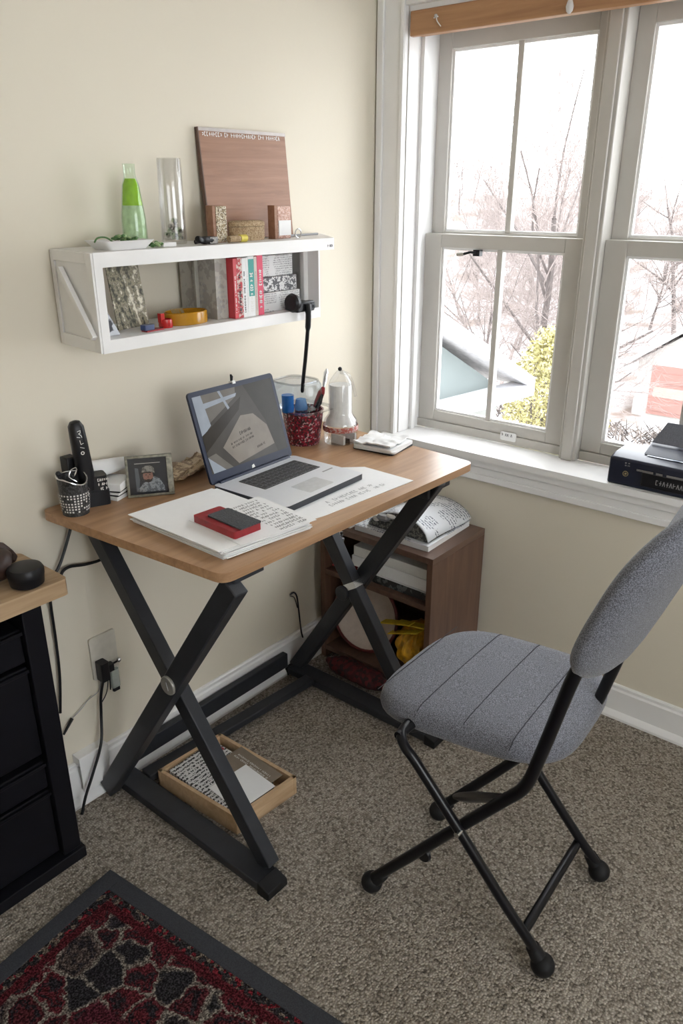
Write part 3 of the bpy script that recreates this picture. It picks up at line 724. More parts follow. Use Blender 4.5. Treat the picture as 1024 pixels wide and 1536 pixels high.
# woven trivet / kraft envelope behind laptop
M_kraft = printed('kraft_bark', (.50,.38,.24), (.26,.18,.11), 90, .48, (1,4,1))
m = crump((1.195,1.497), .17, .085, ZT+.012, .020, 9, M_kraft, R(12), .006); tag(m.build('kraft_envelope'), 'crumpled tan paper lying behind the left side of the laptop', 'paper')

# speckled pot + clear box + items
M_pot = speck('red_speckle_glaze', [(.26,.010,.03),(.13,.008,.02),(.02,.016,.018),(.32,.02,.045),(.50,.36,.38),(.03,.01,.015),(.16,.01,.02)], 230, .35, .1)
bc = (1.580,1.455,ZT+.0003)
pot = thing('speckled_pot', (bc[0],bc[1],ZT), 'red, black and white speckled pot holding tools behind the laptop', 'pot')
m = MB(); m.lathe([(.0,0),(.046,0),(.049,.010),(.059,.095),(.060,.098),(.055,.098),(.046,.010),(0,.008)], bc, M_pot, 36, caps=False); m.open = True; m.build('body', pot)
m = MB(); m.lathe([(.060,.0985),(.078,.1005),(.078,.103),(.058,.101)], bc, M_clear, 36, caps=False, sq=5); m.open = True; m.build('clear_rim', pot)
cb_ = thing('clear_plastic_jar', (1.565,1.468,.945), 'clear plastic jar with blue bottles inside resting in the speckled pot', 'jar')
m = MB(); m.lathe([(.0,.012),(.044,.012),(.055,.022),(.062,.040),(.062,.085),(.056,.094),(.050,.098)], (1.560,1.462,bc[2]+.085), glass('jar_plastic', (.90,.95,1), refl=.6, tr=.86), 28, caps=False, sq=4); m.open = True; m.build('jar_wall', cb_)
m = MB(); m.lathe([(.052,.094),(.056,.097),(.053,.100),(.050,.097),(.052,.094)], (1.560,1.462,bc[2]+.085), M_clear, 28, caps=False, sq=4); m.open = True; m.build('jar_rim', cb_)
M_blue = plain('blue_liquid', (.02,.20,.60), .15, trans=.2); M_lblue = plain('light_blue_plastic', (.22,.46,.80), .2, trans=.3)
m = MB(); m.lathe([(.0,0),(.016,0),(.017,.004),(.017,.048),(.0,.048)], (1.527,1.462,bc[2]+.099), M_blue, 18, caps=False); m.open=True; tag(m.build('blue_bottle'), 'deep blue cylinder standing inside the clear jar', 'bottle')
m = MB(); m.lathe([(.0,0),(.018,0),(.019,.006),(.014,.030),(.0,.034)], (1.570,1.452,bc[2]+.099), M_lblue, 18, caps=False); m.open=True; tag(m.build('light_blue_cap'), 'pale blue rounded cap inside the clear jar', 'cap')
# knife / scissors handle
sc1 = thing('red_handled_knife', (1.60,1.41,.90), 'knife with red and black handle and steel blade leaning out of the pot', 'knife')
m = MB(); a = Vector((1.600,1.424,.940)); b_ = Vector((1.636,1.425,.990)); m.tube([a, a.lerp(b_,.3), a.lerp(b_,.75), b_], [.007,.010,.010,.005], M_red, 12)
m.build('handle', sc1)
m = MB(); e_ = Vector((-.006,-.010,-.002)); m.tube([a+e_*.7, a.lerp(b_,.3)+e_, a.lerp(b_,.7)+e_*.8], [.006,.008,.004], M_blackp, 10); m.build('grip_inlay', sc1)
m = MB(); c2 = Vector((1.668,1.440,1.035)); m.tube([b_, b_.lerp(c2,.3), b_.lerp(c2,.8), c2], [.003,.006,.007,.003], M_chrome, 10); m.build('blade', sc1)

# clear bottle (pump dispenser)
bt = thing('clear_bottle', (1.640,1.375,ZT), 'tall clear plastic bottle with wide base and looped handle by the wall', 'bottle')
M_bt = glass('frosted_bottle_plastic', (1,1,1), refl=1.5, tr=.95, rough=.1)
bC = (1.655,1.378,ZT+.0003)
m = MB(); m.lathe([(0,0),(.046,0),(.048,.006),(.048,.030),(.050,.034),(.050,.052),(.046,.066),(.036,.080),(.034,.090),(.034,.165),(.030,.178),(.018,.196),(.010,.205),(0,.206)], bC, M_bt, 32, caps=False); m.open = True; m.build('bottle_wall', bt)
M_wfill = plain('milky_white_plastic', (.85,.85,.84), .3, trans=.0, alpha=.75)
m = MB(); m.lathe([(0,.050),(.043,.052),(.040,.066),(.031,.080),(.031,.166),(0,.166)], bC, M_wfill, 28, caps=False); m.open=True; m.build('contents', bt)
m = MB(); m.lathe([(.0505,.036),(.0510,.037),(.0510,.050),(.0505,.051)], bC, printed('pink_grey_label', (.50,.38,.36), (.40,.10,.08), 300, .52, (1,1,2)), 32, caps=False); m.open=True; m.build('label_band', bt)
m = MB(); m.tube(smoothpath([(bC[0],bC[1],bC[2]+.200),(bC[0]+.022,bC[1]-.01,bC[2]+.192),(bC[0]+.036,bC[1]-.014,bC[2]+.165),(bC[0]+.044,bC[1]-.016,bC[2]+.140),(bC[0]+.046,bC[1]-.018,bC[2]+.126)],5), [.0045]*20+[.006], M_bt, 8)
m.build('handle', bt)
m = MB(); m.ball((bC[0]-.002,bC[1],bC[2]+.210), .006, M_blackp, 12); m.build('knob', bt)
m = MB(); m.box((bC[0]-.030,bC[1]-.036,bC[2]+.001),(bC[0]-.022,bC[1]+.010,bC[2]+.026), M_wfill); m.box((bC[0]+.010,bC[1]-.044,bC[2]+.001),(bC[0]+.018,bC[1]+.01,bC[2]+.028), M_wfill); m.box((bC[0]-.018,bC[1]-.030,bC[2]+.001),(bC[0]+.006,bC[1]+.010,bC[2]+.010), M_blackp)
m.build('base_inserts', bt)

# ------------------------------------------------------------------ wall shelf
sh = thing('wall_shelf', (1.25,1.49,1.194), 'long white box shelf mounted on the left wall', 'shelf')
SX0, SX1, SY0, SY1 = .915, 1.592, 1.394, 1.572
ZB0, ZB1, ZT0, ZT1 = 1.194, 1.220, 1.363, 1.392
m = MB(); m.prism([(SX0,SY0),(1.648,SY0),(1.800,SY1),(.933,SY1)], ZT0, ZT1, M_shelfw); m.build('top_board', sh, bevel=.0015)
m = MB(); m.prism([(SX0,SY0),(SX1,SY0),(SX1,SY1),(.933,SY1)], ZB0, ZB1, M_shelfw); m.build('bottom_board', sh, bevel=.0015)
m = MB(); m.prism([(SX0,SY0),(SX0+.020,SY0),(SX0+.030,SY1),(.933,SY1)][:], ZB1, ZT0, M_shelfw); m.build('side_panel', sh, bevel=.0008)
m = MB(); m.box((SX1-.006,SY0+.001,ZB1),(SX1,SY1,ZT0), M_shelfw); m.build('side_panel', sh, bevel=.0008)
# frame and brace on the left outside face
def sidept(y, z, off): x = SX0+(.933-SX0)*(y-SY0)/(SY1-SY0)-off; return (x, y, z)
m = MB(); 
for (a, b_) in (((SY0+.001,ZB0+.001),(SY0+.024,ZT1-.001)),((SY1-.016,ZB0+.001),(SY1-.001,ZT1-.001)),((SY0+.024,ZT1-.022),(SY1-.016,ZT1-.001)),((SY0+.024,ZB0+.001),(SY1-.016,ZB0+.026))):
    vs = [sidept(a[0],a[1],0),sidept(b_[0],a[1],0),sidept(b_[0],b_[1],0),sidept(a[0],b_[1],0)]+[sidept(a[0],a[1],.005),sidept(b_[0],a[1],.005),sidept(b_[0],b_[1],.005),sidept(a[0],b_[1],.005)]
    m.add(vs, [(0,1,2,3),(7,6,5,4),(0,4,5,1),(1,5,6,2),(2,6,7,3),(3,7,4,0)], M_shelfw)
m.build('side_frame', sh, bevel=.0008)
m = MB(); m.bar(sidept(1.525,1.356,.009), sidept(1.402,1.226,.014), .012, .011, M_shelfw, up=(1,0,0)); m.build('diagonal_brace', sh, bevel=.001)
m = MB(); m.box((SX1-.022,1.432,ZB1),(SX1-.006,1.446,ZT0), M_shelfw); m.build('batten', sh, bevel=.001)
m = MB(); m.scrib((1.622,SY0-.0004,1.368), (1,0,0), (0,0,1), .022, .010, 1, M_ink, 2, th=.16); m.open = True; m.build('end_marks', sh, smooth=0)
ZS, ZI = ZT1+.0003, ZB1+.0003

# --- on top
M_gglass = glass('green_tint_glass', (.90,.98,.90), refl=.5, tr=.97)
gb = thing('green_glass_bottle', (1.095,1.498,ZT1), 'tapered glass bottle of green liquid on top of the wall shelf', 'bottle')
c_ = (1.098,1.500,ZS)
m = MB(); m.lathe([(0,0),(.026,0),(.0275,.004),(.026,.060),(.018,.125),(.0125,.140),(.0125,.163),(.0135,.166)], c_, M_gglass, 28, caps=False); m.open = True; m.build('glass', gb)
m = MB(); m.lathe([(0,.004),(.0245,.004),(.0245,.055),(.0215,.083),(0,.083)], c_, plain('pale_green_liquid', (.55,.70,.45), .1, var=.15, vs=90, alpha=.5), 28, caps=False); m.open=True; lab(m.build('lower_liquid', gb), 'pale green lower half')
m = MB(); m.lathe([(0,.0835),(.0213,.0835),(.0165,.124),(.011,.137),(0,.137)], c_, plain('lime_liquid', (.36,.60,.03), .1, var=.1, alpha=.82), 28, caps=False); m.open=True; lab(m.build('upper_liquid', gb), 'bright lime upper half')
cv = thing('clear_glass_vase', (1.198,1.497,ZT1), 'tall straight clear glass vase on top of the wall shelf', 'vase')
c_ = (1.204,1.498,ZS)
m = MB(); m.lathe([(0,.001),(.027,.001),(.0285,.006),(.0275,.10),(.0265,.178),(.0255,.180),(.0245,.178),(.0255,.10),(.0265,.010),(0,.008)], c_, glass('vase_glass', (1,1,1), refl=.9, tr=.93), 32, caps=False); m.open = True; m.build('glass', cv)
m = MB(); rr = random.Random(2)
for k in range(34): a_ = rr.uniform(0,6.28); q_ = rr.uniform(0,.021); m.ball((c_[0]+q_*math.cos(a_), c_[1]+q_*math.sin(a_), c_[2]+.012+rr.uniform(0,.05)*(1-q_/.03)), rr.uniform(.003,.006), M_clear if k % 2 else plain('grey_pebble%d' % k, (.32,.33,.28), .4) if k < 4 else MATS['green_tint_glass'], 6)
o = m.build('glass_beads'); tag(o, 'loose glass beads and grey pebbles in the bottom of the tall vase', 'glass beads'); o['kind'] = 'stuff'
# tray with succulents
tr = thing('white_tray', (1.045,1.45,ZT1), 'shallow white dish on the left end of the shelf top', 'dish')
m = MB(); m.T = Matrix.Translation((1.020,1.448,ZS)); 
vs = []; 
for (hx, hy, z_) in ((.045,.030,0),(.062,.040,.018),(.060,.038,.018),(.043,.028,.003)):
    vs += [(p[0],p[1],z_) for p in rrect(-hx,-hy,hx,hy,.008,3)]
n_ = 16; m.add(vs, [(i*n_+j,i*n_+(j+1)%n_,(i+1)*n_+(j+1)%n_,(i+1)*n_+j) for i in range(3) for j in range(n_)]+[list(range(n_))[::-1], list(range(3*n_,4*n_))], M_shelfw)
m.build('dish', tr)
M_leaf = plain('succulent_green', (.07,.16,.05), .45, var=.4, vs=200)
M_leaf2 = plain('succulent_light', (.28,.38,.18), .45, var=.3, vs=200)
def sprig(name, c, r, n, seed, label, par=None):
    m = MB(); rr = random.Random(seed)
    for k in range(n):
        a_ = rr.uniform(0,2*PI); e_ = rr.uniform(0,1); q_ = r*math.sqrt(rr.random())
        m.ball((c[0]+q_*math.cos(a_), c[1]+q_*math.sin(a_)*.7, c[2]+.004+rr.uniform(0,r*.7)*(1-q_/r*.5)), rr.uniform(.003,.0055), M_leaf if rr.random() < .7 else M_leaf2, 8, (1,1,.7))
    return m
p1 = sprig('p', (1.035,1.452,ZS+.008), .028, 46, 4, '')
p1.tube(smoothpath([(1.005,1.450,ZS+.014),(.985,1.446,ZS+.024),(.962,1.440,ZS+.024),(.952,1.438,ZS+.016)],5), .0018, M_leaf, 6)
tag(p1.build('succulent_sprig'), 'green succulent sprig trailing over the white dish', 'plant')
p2 = sprig('p', (1.095,1.425,ZS), .016, 20, 7, ''); tag(p2.build('succulent_cutting'), 'small dark green cutting on the shelf right of the dish', 'plant')
tag(MB().box((1.114,1.425,ZS),(1.150,1.450,ZS+.009), M_shelfw).build('white_block', bevel=.001), 'small flat white block right of the green cutting', 'block')
# brown board
bd = thing('brown_board', (1.50,1.55,ZT1), 'brown wooden board with silver top strip leaning against the wall on the shelf', 'board')
BM = Matrix.Translation((1.352,1.540,ZS+.001)) @ Matrix.Rotation(R(-5.5),4,'X')
m = MB(); m.T = BM; m.box((0,0,0),(.297,.008,.254), M_panelw); m.build('panel', bd, bevel=.001)
m = MB(); m.T = BM; m.box((0,-.0012,.246),(.297,.0,.2535), plain('grey_strip', (.42,.38,.36), .4, .3)); 
m.open = True; m.build('top_strip', bd)
m = MB(); m.T = BM; m.scrib((.010,-.0006,.232), (1,0,0), (0,0,1), .275, .015, 1, M_whitep, 14, cw=.7, th=.12, fill=.98)
m.open = True; m.build('white_lettering', bd, smooth=0)
m = MB(); m.T = BM; m.box((-.003,-.001,0),(.0,.009,.254), plain('dark_board_edge', (.12,.07,.05), .6)); m.build('edge_band', bd)
# cork boxes etc
M_cork = speck('glitter_cork', [(.30,.22,.12),(.50,.42,.28),(.16,.11,.06),(.62,.56,.44)], 420, .6, .3)
M_cork2 = speck('cork', [(.36,.25,.14),(.26,.17,.09),(.42,.31,.19)], 380, .8, .3)
ck = thing('cork_case', (1.30,1.465,ZT1), 'tall narrow box with glitter cork face at the board left corner', 'box')
MB().box((1.283,1.452,ZS),(1.322,1.475,ZS+.082), M_panelw).build('case', ck, bevel=.001)
MB().box((1.292,1.4505,ZS+.002),(1.324,1.4525,ZS+.080), M_cork).build('cork_face', ck)
ck = thing('cork_tin', (1.415,1.48,ZT1), 'low oval cork-covered tin with lid in front of the brown board', 'tin')
m = MB(); m.T = Matrix.Translation((1.418,1.482,ZS)) @ Matrix.Diagonal((1,.45,1,1)); m.lathe([(0,0),(.054,0),(.056,.003),(.056,.032),(0,.032)], (0,0,0), M_cork2, 32, caps=False); m.open=True; m.build('tin_body', ck)
m = MB(); m.T = Matrix.Translation((1.418,1.482,ZS)) @ Matrix.Diagonal((1,.45,1,1)); m.lathe([(.0,.033),(.057,.033),(.057,.042),(.048,.046),(0,.046)], (0,0,0), M_cork2, 32, caps=False); m.open=True; m.build('lid', ck)
jr = thing('pink_jar', (1.53,1.47,ZT1), 'small square jar with pink glitter and white label at the board right corner', 'jar')
M_pink = speck('pink_salt', [(.55,.32,.24),(.62,.42,.34),(.42,.22,.16)], 350, .4, .2)
MB().box((1.508,1.462,ZS),(1.556,1.490,ZS+.078), M_pink).build('jar_body', jr, bevel=.002)
MB().box((1.510,1.4595,ZS+.008),(1.554,1.4618,ZS+.044), M_white).build('label_patch', jr)
MB().box((1.497,1.462,ZS),(1.507,1.486,ZS+.080), M_panelw).build('wood_side', jr, bevel=.001)
ys = thing('yellow_spool', (1.33,1.428,ZT1), 'small yellow capped spool lying in front of the glitter box', 'spool')
m = MB(); m.lathe([(.0,0),(.0075,0),(.0075,.034),(0,.034)], (1.304,1.425,ZS+.0085), M_cork2, 16, caps=False, axis='X'); m.open = True; m.build('spool', ys)
m = MB(); m.lathe([(.0,0),(.0085,0),(.0085,.020),(0,.020)], (1.339,1.425,ZS+.0090), plain('yellow_plastic', (.62,.52,.08), .4), 16, caps=False, axis='X'); m.open = True; m.build('cap', ys)
m = MB(); m.tube(smoothpath([(1.205,1.420,ZS+.014),(1.218,1.424,ZS+.010),(1.240,1.426,ZS+.009),(1.268,1.428,ZS+.009)],4), [.006,.007,.008,.008,.007,.008,.009,.009,.008,.009,.008,.008,.007], M_blackp, 10); m.tube(smoothpath([(1.208,1.432,ZS+.006),(1.225,1.430,ZS+.008),(1.242,1.428,ZS+.010)],4), .005, M_blackp, 8); m.box((1.242,1.419,ZS+.001),(1.266,1.437,ZS+.016), plain('worn_metal', (.20,.19,.18), .4, .6, var=.4, vs=200))
tag(m.build('multitool', bevel=.0006), 'dark folding tool lying right of the tall vase', 'tool')
m = MB(); m.tube([(1.585,1.500,ZS+.0035),(1.720,1.515,ZS+.0035)], .003, M_inkg, 8); tag(m.build('metal_rod'), 'thin grey rod lying on the right end of the shelf top', 'rod')
m = MB(); P_ = [(1.555+.011*math.cos(t*PI/10), 1.436, ZS+.0125+.011*math.sin(t*PI/10)) for t in range(21)]; m.tube(P_, .0016, M_chrome, 8); tag(m.build('metal_ring'), 'small bright metal ring standing beside the pink jar', 'ring')

# --- inside the shelf
M_forest = None
def forest():
    m, nt, b = newmat('forest_photo'); L = nt.links
    co = coords(nt, (1,1,1), (0, R(14), 0))
    mp = N(nt, 'ShaderNodeMapping'); mp.inputs['Scale'].default_value = (75, 1, 9); L.new(co, mp.inputs[0])
    n = N(nt, 'ShaderNodeTexNoise', Scale=1.0, Detail=5.0, Distortion=.4); L.new(mp.outputs[0], n.inputs['Vector'])
    n2 = N(nt, 'ShaderNodeTexNoise', Scale=110.0, Detail=4.0); L.new(co, n2.inputs['Vector'])
    a_ = N(nt, 'ShaderNodeMix', data_type='FLOAT'); a_.inputs[0].default_value = .42; L.new(n.outputs[0], a_.inputs[2]); L.new(n2.outputs[0], a_.inputs[3])
    o = ramp(nt, a_.outputs[0], [(.40,(.025,.023,.018)), (.47,(.10,.095,.065)), (.51,(.28,.25,.17)), (.54,(.12,.10,.075)), (.60,(.60,.56,.45))])
    L.new(o, b.inputs['Base Color']); b.inputs['Roughness'].default_value = .35
    return m
M_forest = forest()
PM = Matrix.Translation((1.004,1.462,ZI+.001)) @ Matrix.Rotation(R(-7),4,'X')
m = MB(); m.T = PM @ Matrix.Rotation(R(-2),4,'Y'); m.box((0,0,0.003),(.082,.004,.134), M_forest); tag(m.build('forest_print', smooth=0), 'photo print of a mossy forest leaning at the left inside the shelf', 'print')
m = MB(); m.T = Matrix.Translation((.940,1.432,ZI+.001)) @ Matrix.Rotation(R(-8),4,'X')
m.add([(0,0,0),(.046,0,0),(.010,0,.080),(0,0,.085),(0,.003,0),(.046,.003,0),(.010,.003,.080),(0,.003,.085)], [(0,1,2,3),(7,6,5,4),(0,4,5,1),(1,5,6,2),(2,6,7,3),(3,7,4,0)], printed('snow_photo', (.50,.52,.56), (.05,.05,.06), 60, .46, (1,1,1)))
tag(m.build('winter_card', smooth=0), 'small blue-grey winter photo card in front of the forest print', 'card')
m = MB(); m.T = Matrix.Translation((1.060,1.425,ZI)) @ Matrix.Rotation(R(8),4,'Z'); m.prism([(-.020,-.010),(.030,-.012),(.045,.004),(.010,.014),(-.018,.010)], 0, .003, M_red); tag(m.build('red_leaflet'), 'glossy red leaflet lying beside the forest print', 'leaflet')
m = MB(); m.T = Matrix.Translation((1.052,1.425,ZI+.0035)) @ Matrix.Rotation(R(6),4,'Z'); m.prism([(-.014,-.009),(.012,-.010),(.018,.0),(.006,.010),(-.014,.008)], 0, .011, plain('navy_plastic', (.03,.05,.14), .3)); tag(m.build('navy_box', bevel=.002), 'tiny navy box on the red leaflet', 'box')
M_redp = plain('red_plastic', (.50,.02,.02), .2, trans=.1)
m = MB(); m.lathe([(0,0),(.015,0),(.016,.004),(.015,.018),(.012,.019),(.012,.005),(0,.004)], (1.112,1.438,ZI), M_redp, 20, caps=False); m.box((1.096,1.432,ZI+.012),(1.106,1.444,ZI+.032), M_redp); m.open = True
tag(m.build('red_cup'), 'small translucent red cup inside the shelf', 'cup')
M_amb = plain('amber_plastic', (.60,.30,.02), .15, trans=.35)
m = MB(); m.T = Matrix.Translation((1.185,1.455,ZI)) @ Matrix.Diagonal((1.35,.9,1,1)); m.lathe([(.030,0),(.042,0),(.0425,.004),(.0425,.026),(.040,.028),(.038,.026),(.038,.004),(.030,.003)], (0,0,0), M_amb, 36, caps=False); m.lathe([(0,.0),(.038,.0),(.038,.002),(0,.002)], (0,0,0), M_amb, 36, caps=False); m.open = True
tag(m.build('amber_dish'), 'amber yellow oval dish inside the shelf', 'dish')
m = MB(); rr = random.Random(5)
for k in range(9): m.tube([(1.150+k*.004,1.440+rr.uniform(-.006,.006),ZI+.004),(1.140+k*.004,1.452,ZI+.036)], .0012, plain('dry_stem%d' % k, (.25,.20,.10), .8) if k == 0 else MATS['dry_stem0'], 5)
tag(m.build('dried_twigs'), 'little bundle of dried twigs between the red cup and amber dish', 'twigs')
# grey box and pane
tag(MB().box((1.252,1.492,ZI),(1.300,1.498,ZI+.139), plain('dusty_clear_panel', (.40,.38,.33), .3, alpha=.75)).build('acrylic_sheet', bevel=.0005), 'thin dusty grey panel standing left of the grey binder', 'panel')
gk = MB(); gk.box((1.262,1.432,ZI),(1.298,1.560,ZI+.140), printed('grey_marble_paper', (.43,.41,.37), (.33,.31,.28), 60, .42, (1,1,1)))
gk.scrib((1.2620-.0003,1.520,ZI+.030), (0,-1,0), (0,0,1), .06, .07, 5, M_inkg, 9)
gk.scrib((1.266,1.4317,ZI+.012), (1,0,0), (0,0,1), .028, .09, 8, M_inkg, 19)
tag(gk.build('grey_binder', smooth=0), 'grey marbled binder standing at the left of the red books', 'binder')
def book(x0, x1, zt, mt, spine, label, seed, mk, y0=1.412, band=None, name='book'):
    b_ = thing(name, ((x0+x1)/2, y0+.05, ZB1), label, 'book', None)
    c = MB(); c.box((x0,y0,ZI),(x0+.0016,y0+.115,zt), mt); c.box((x1-.0016,y0,ZI),(x1,y0+.115,zt), mt); c.box((x0,y0-.0012,ZI),(x1,y0,zt), spine or mt)
    c.build('cover', b_, bevel=.0003)
    MB().box((x0+.0018,y0+.0005,ZI+.002),(x1-.0018,y0+.112,zt-.003), M_white).build('pages', b_)
    s_ = MB(); 
    s_.scrib((x1-.003,y0-.0016,ZI+.012), (0,0,1), (-1,0,0), (zt-ZI)*.75, (x1-x0)-.005, 1, mk, seed, cw=.55, th=.18)
    if band: s_.quad([(x0+.0005,y0-.0014,band[0]),(x1-.0005,y0-.0014,band[0]),(x1-.0005,y0-.0014,band[1]),(x0+.0005,y0-.0014,band[1])], band[2])
    s_.open = True; s_.build('spine_title', b_, smooth=0)
M_bred = plain('book_red', (.55,.045,.06), .45); M_bcrim = plain('book_crimson', (.60,.02,.08), .4); M_bteal = plain('book_teal', (.02,.28,.25), .45); M_bcr = plain('book_cream', (.60,.52,.46), .6)
book(1.3000,1.3105,ZI+.138, M_bred, None, 'red book, leftmost of the row inside the shelf', 31, M_whitep)
book(1.3110,1.3280,ZI+.139, M_bred, printed('patterned_spine', (.60,.50,.46), (.45,.06,.07), 240, .5, (1,1,1)), 'book with red and cream patterned spine, second from the left', 32, M_ink)
book(1.3285,1.3410,ZI+.1375, M_white, None, 'white book with dense black lettering, third from the left', 33, M_ink)
book(1.3415,1.3480,ZI+.1385, M_white, None, 'thin plain white book just left of the teal one', 34, M_inkg)
book(1.3485,1.3680,ZI+.1405, M_white, None, 'white book with teal spine panel in the middle of the row', 35, M_whitep, band=(ZI+.048,ZI+.134,M_bteal))
book(1.3685,1.3780,ZI+.139, M_bcr, None, 'slim cream book right of the teal one', 36, M_inkg)
book(1.3785,1.3980,ZI+.1415, M_bcrim, None, 'crimson book, rightmost of the row inside the shelf', 37, M_white)
M_marb = printed('black_white_marble', (.66,.66,.66), (.10,.10,.11), 260, .48, (1,1,1))
M_marb2 = textm('pale_print', (.66,.66,.66), (.28,.28,.29), 190, 2, 22, .7, .46)
tag(MB().box((1.412,1.440,ZI+.085),(1.535,1.540,ZI+.136), M_marb2).build('pale_box', bevel=.001), 'pale printed box, topmost of the stack right of the books', 'box')
o = MB().box((1.410,1.436,ZI+.048),(1.545,1.545,ZI+.0845), M_marb).build('marbled_box', bevel=.001); tag(o, 'black and white marbled box in the middle of the stack right of the books', 'box')
tag(MB().box((1.408,1.430,ZI),(1.550,1.550,ZI+.0475), M_marb2).build('grey_print_box', bevel=.001), 'pale box with grey print at the bottom of the stack right of the books', 'box')
# clamp with hanging black lead
cl = thing('black_clamp', (1.515,1.388,1.22), 'black clip lamp head on the shelf lower edge with black stem hanging down', 'clamp')
m = MB(); m.box((1.478,1.372,ZB1-.002),(1.545,1.3935,ZB1+.024), M_blackp); m.box((1.478,1.3925,ZI+.0005),(1.545,1.418,ZB1+.022), M_blackp); m.build('jaw', cl, bevel=.004)
m = MB(); m.lathe([(.0,0),(.020,0),(.024,.008),(.020,.020),(.008,.026),(0,.026)], (1.468,1.388,ZB1+.022), M_blackp, 20, caps=False, axis='X'); m.open=True; m.build('head', cl)
m = MB(); m.lathe([(.004,-.002),(.009,-.002),(.009,0),(.004,0)], (1.534,1.372,ZB1+.010), M_steel, 16, caps=False, axis='Y'); m.open = True; m.build('screw_ring', cl)
m = MB(); m.tube(smoothpath([(1.513,1.370,ZB1+.018),(1.514,1.368,ZB1-.012),(1.518,1.376,1.16),(1.537,1.402,1.09),(1.558,1.430,1.03),(1.572,1.448,.985)],6), [.0085]*5+[.0075]*6+[.0052]*19+[.004], M_blackp, 10); m.build('stem', cl)

# ------------------------------------------------------------------ dresser (lower left)
dr = thing('black_drawer_unit', (.35,1.48,0), 'black drawer unit with thick oak top in the left corner of the picture', 'drawer unit')
DX0, DX1, DY0, DY1, DZ = -.10, .700, 1.405, 1.545, .712
MB().prism(rpoly([(DX0-.05,1.375),(.752,1.375),(.752,1.568),(DX0-.05,1.568)], .012, 4), .7125, .750, M_oak).build('top_slab', dr, bevel=.004, seg=3)
m = MB(); m.box((.655,DY0,.032),(DX1,DY1,DZ), M_dress); m.build('side_post', dr, bevel=.002)
MB().box((DX0,DY0,.032),(DX0+.04,DY1,DZ), M_dress).build('side_post', dr, bevel=.002)
MB().box((DX0-.004,DY0-.010,.0),(DX1+.006,DY1,.032), M_dress).build('plinth', dr, bevel=.002)
MB().box((DX0+.04,DY1-.006,.032),(.655,DY1,DZ), M_dressin).build('back_panel', dr)
for z0, z1 in ((.572,.655),(.330,.562),(.238,.312),(.045,.230)):
    dd = MB().box((DX0+.042,DY0+.012,z0),(.652,DY0+.110,z1), M_dress).build('drawer', dr, bevel=.003)
    MB().box((DX0+.042,DY0+.004,z1-.012),(.652,DY0+.012,z1-.004), M_dress).build('drawer_lip', dd, bevel=.001)
# things on dresser
ZD = .7503
sp = thing('round_black_speaker', (.690,1.418,ZD), 'squat round black speaker at the right end of the oak top', 'speaker')
m = MB(); m.T = Matrix.Translation((.683,1.413,ZD)) @ Matrix.Rotation(R(0),4,'X'); m.lathe([(0,0),(.029,0),(.034,.004),(.036,.022),(0,.022)], (0,0,0), M_blackp, 32, caps=False); m.open=True; m.build('base', sp)
m = MB(); m.T = Matrix.Translation((.683,1.413,ZD)); m.lathe([(0,.0225),(.0365,.0225),(.037,.034),(.033,.041),(.024,.043),(0,.043)], (0,0,0), M_blackp, 32, caps=False); m.open=True; m.build('cap', sp)
M_brown = plain('dark_brown_leather', (.035,.018,.014), .5, var=.4, vs=50, bmp=.5)
m = MB()
m.grid(lambda u, v: (.675-.09+ .085*math.sin(PI*u*.5)*1.0+.02*math.sin(7*v), 1.475+.050*math.cos(2*PI*v)*(1-.3*u), ZD+.035+.034*math.sin(2*PI*v)*(1-.35*u)+.004*math.sin(11*u+5*v)), 14, 22, M_brown)
m.tube(smoothpath([(.57,1.460,ZD+.02),(.62,1.452,ZD+.024),(.655,1.455,ZD+.022),(.672,1.464,ZD+.016)],5), [.016]*6+[.014]*5+[.012]*4+[.009], M_brown, 10)
m.tube(smoothpath([(.57,1.50,ZD+.03),(.63,1.505,ZD+.060),(.682,1.502,ZD+.052),(.702,1.498,ZD+.020)],5), [.018]*6+[.016]*5+[.013]*4+[.008], M_brown, 10)
m.open = True
tag(m.build('leather_glove'), 'crumpled dark brown leather glove behind the round speaker', 'glove')

# ------------------------------------------------------------------ outlet + cords
ol = thing('wall_outlet', (.925,YW,.39), 'ivory outlet plate on the wall between drawer unit and desk', 'outlet')
M_ivory = plain('ivory_plastic', (.60,.57,.50), .4)
m = MB(); m.T = Matrix.Translation((.927,YW-.0005,.393)) @ Matrix.Rotation(R(90),4,'X'); m.prism(rrect(-.038,-.062,.038,.062,.006), 0, .006, M_ivory); m.build('cover_plate', ol, bevel=.002)
pl = thing('black_plug', (.912,YW-.02,.36), 'black plug in the wall outlet with cord dropping to the floor', 'plug')
m = MB(); m.prism(rrect(.896,YW-.036,.920,YW-.0067,.004), .335, .388, M_blackp); m.build('plug_body', pl, bevel=.003)
m = MB(); m.tube(smoothpath([(.905,YW-.022,.335),(.893,YW-.020,.29),(.885,YW-.022,.235),(.862,YW-.042,.17),(.822,YW-.05,.10),(.790,YW-.055,.05),(.770,YW-.06,.008)],6), .0038, M_blackp, 8); m.build('cord', pl)
ad = thing('clear_adapter', (.940,YW-.03,.36), 'small clear adapter dangling beside the black plug', 'adapter')
m = MB(); m.prism(rrect(.922,YW-.030,.938,YW-.012,.003), .352,.372, M_blackp); m.tube([(.938,YW-.020,.366),(.952,YW-.022,.368)], .003, M_blackp, 8); m.ball((.957,YW-.022,.370), .007, M_chrome, 10); m.build('adapter_head', ad, bevel=.002)
m = MB(); m.prism(rrect(.927,YW-.028,.951,YW-.016,.004), .297,.350, plain('smoky_clear', (.45,.50,.47), .15, alpha=.65)); m.build('adapter_body', ad, bevel=.002)
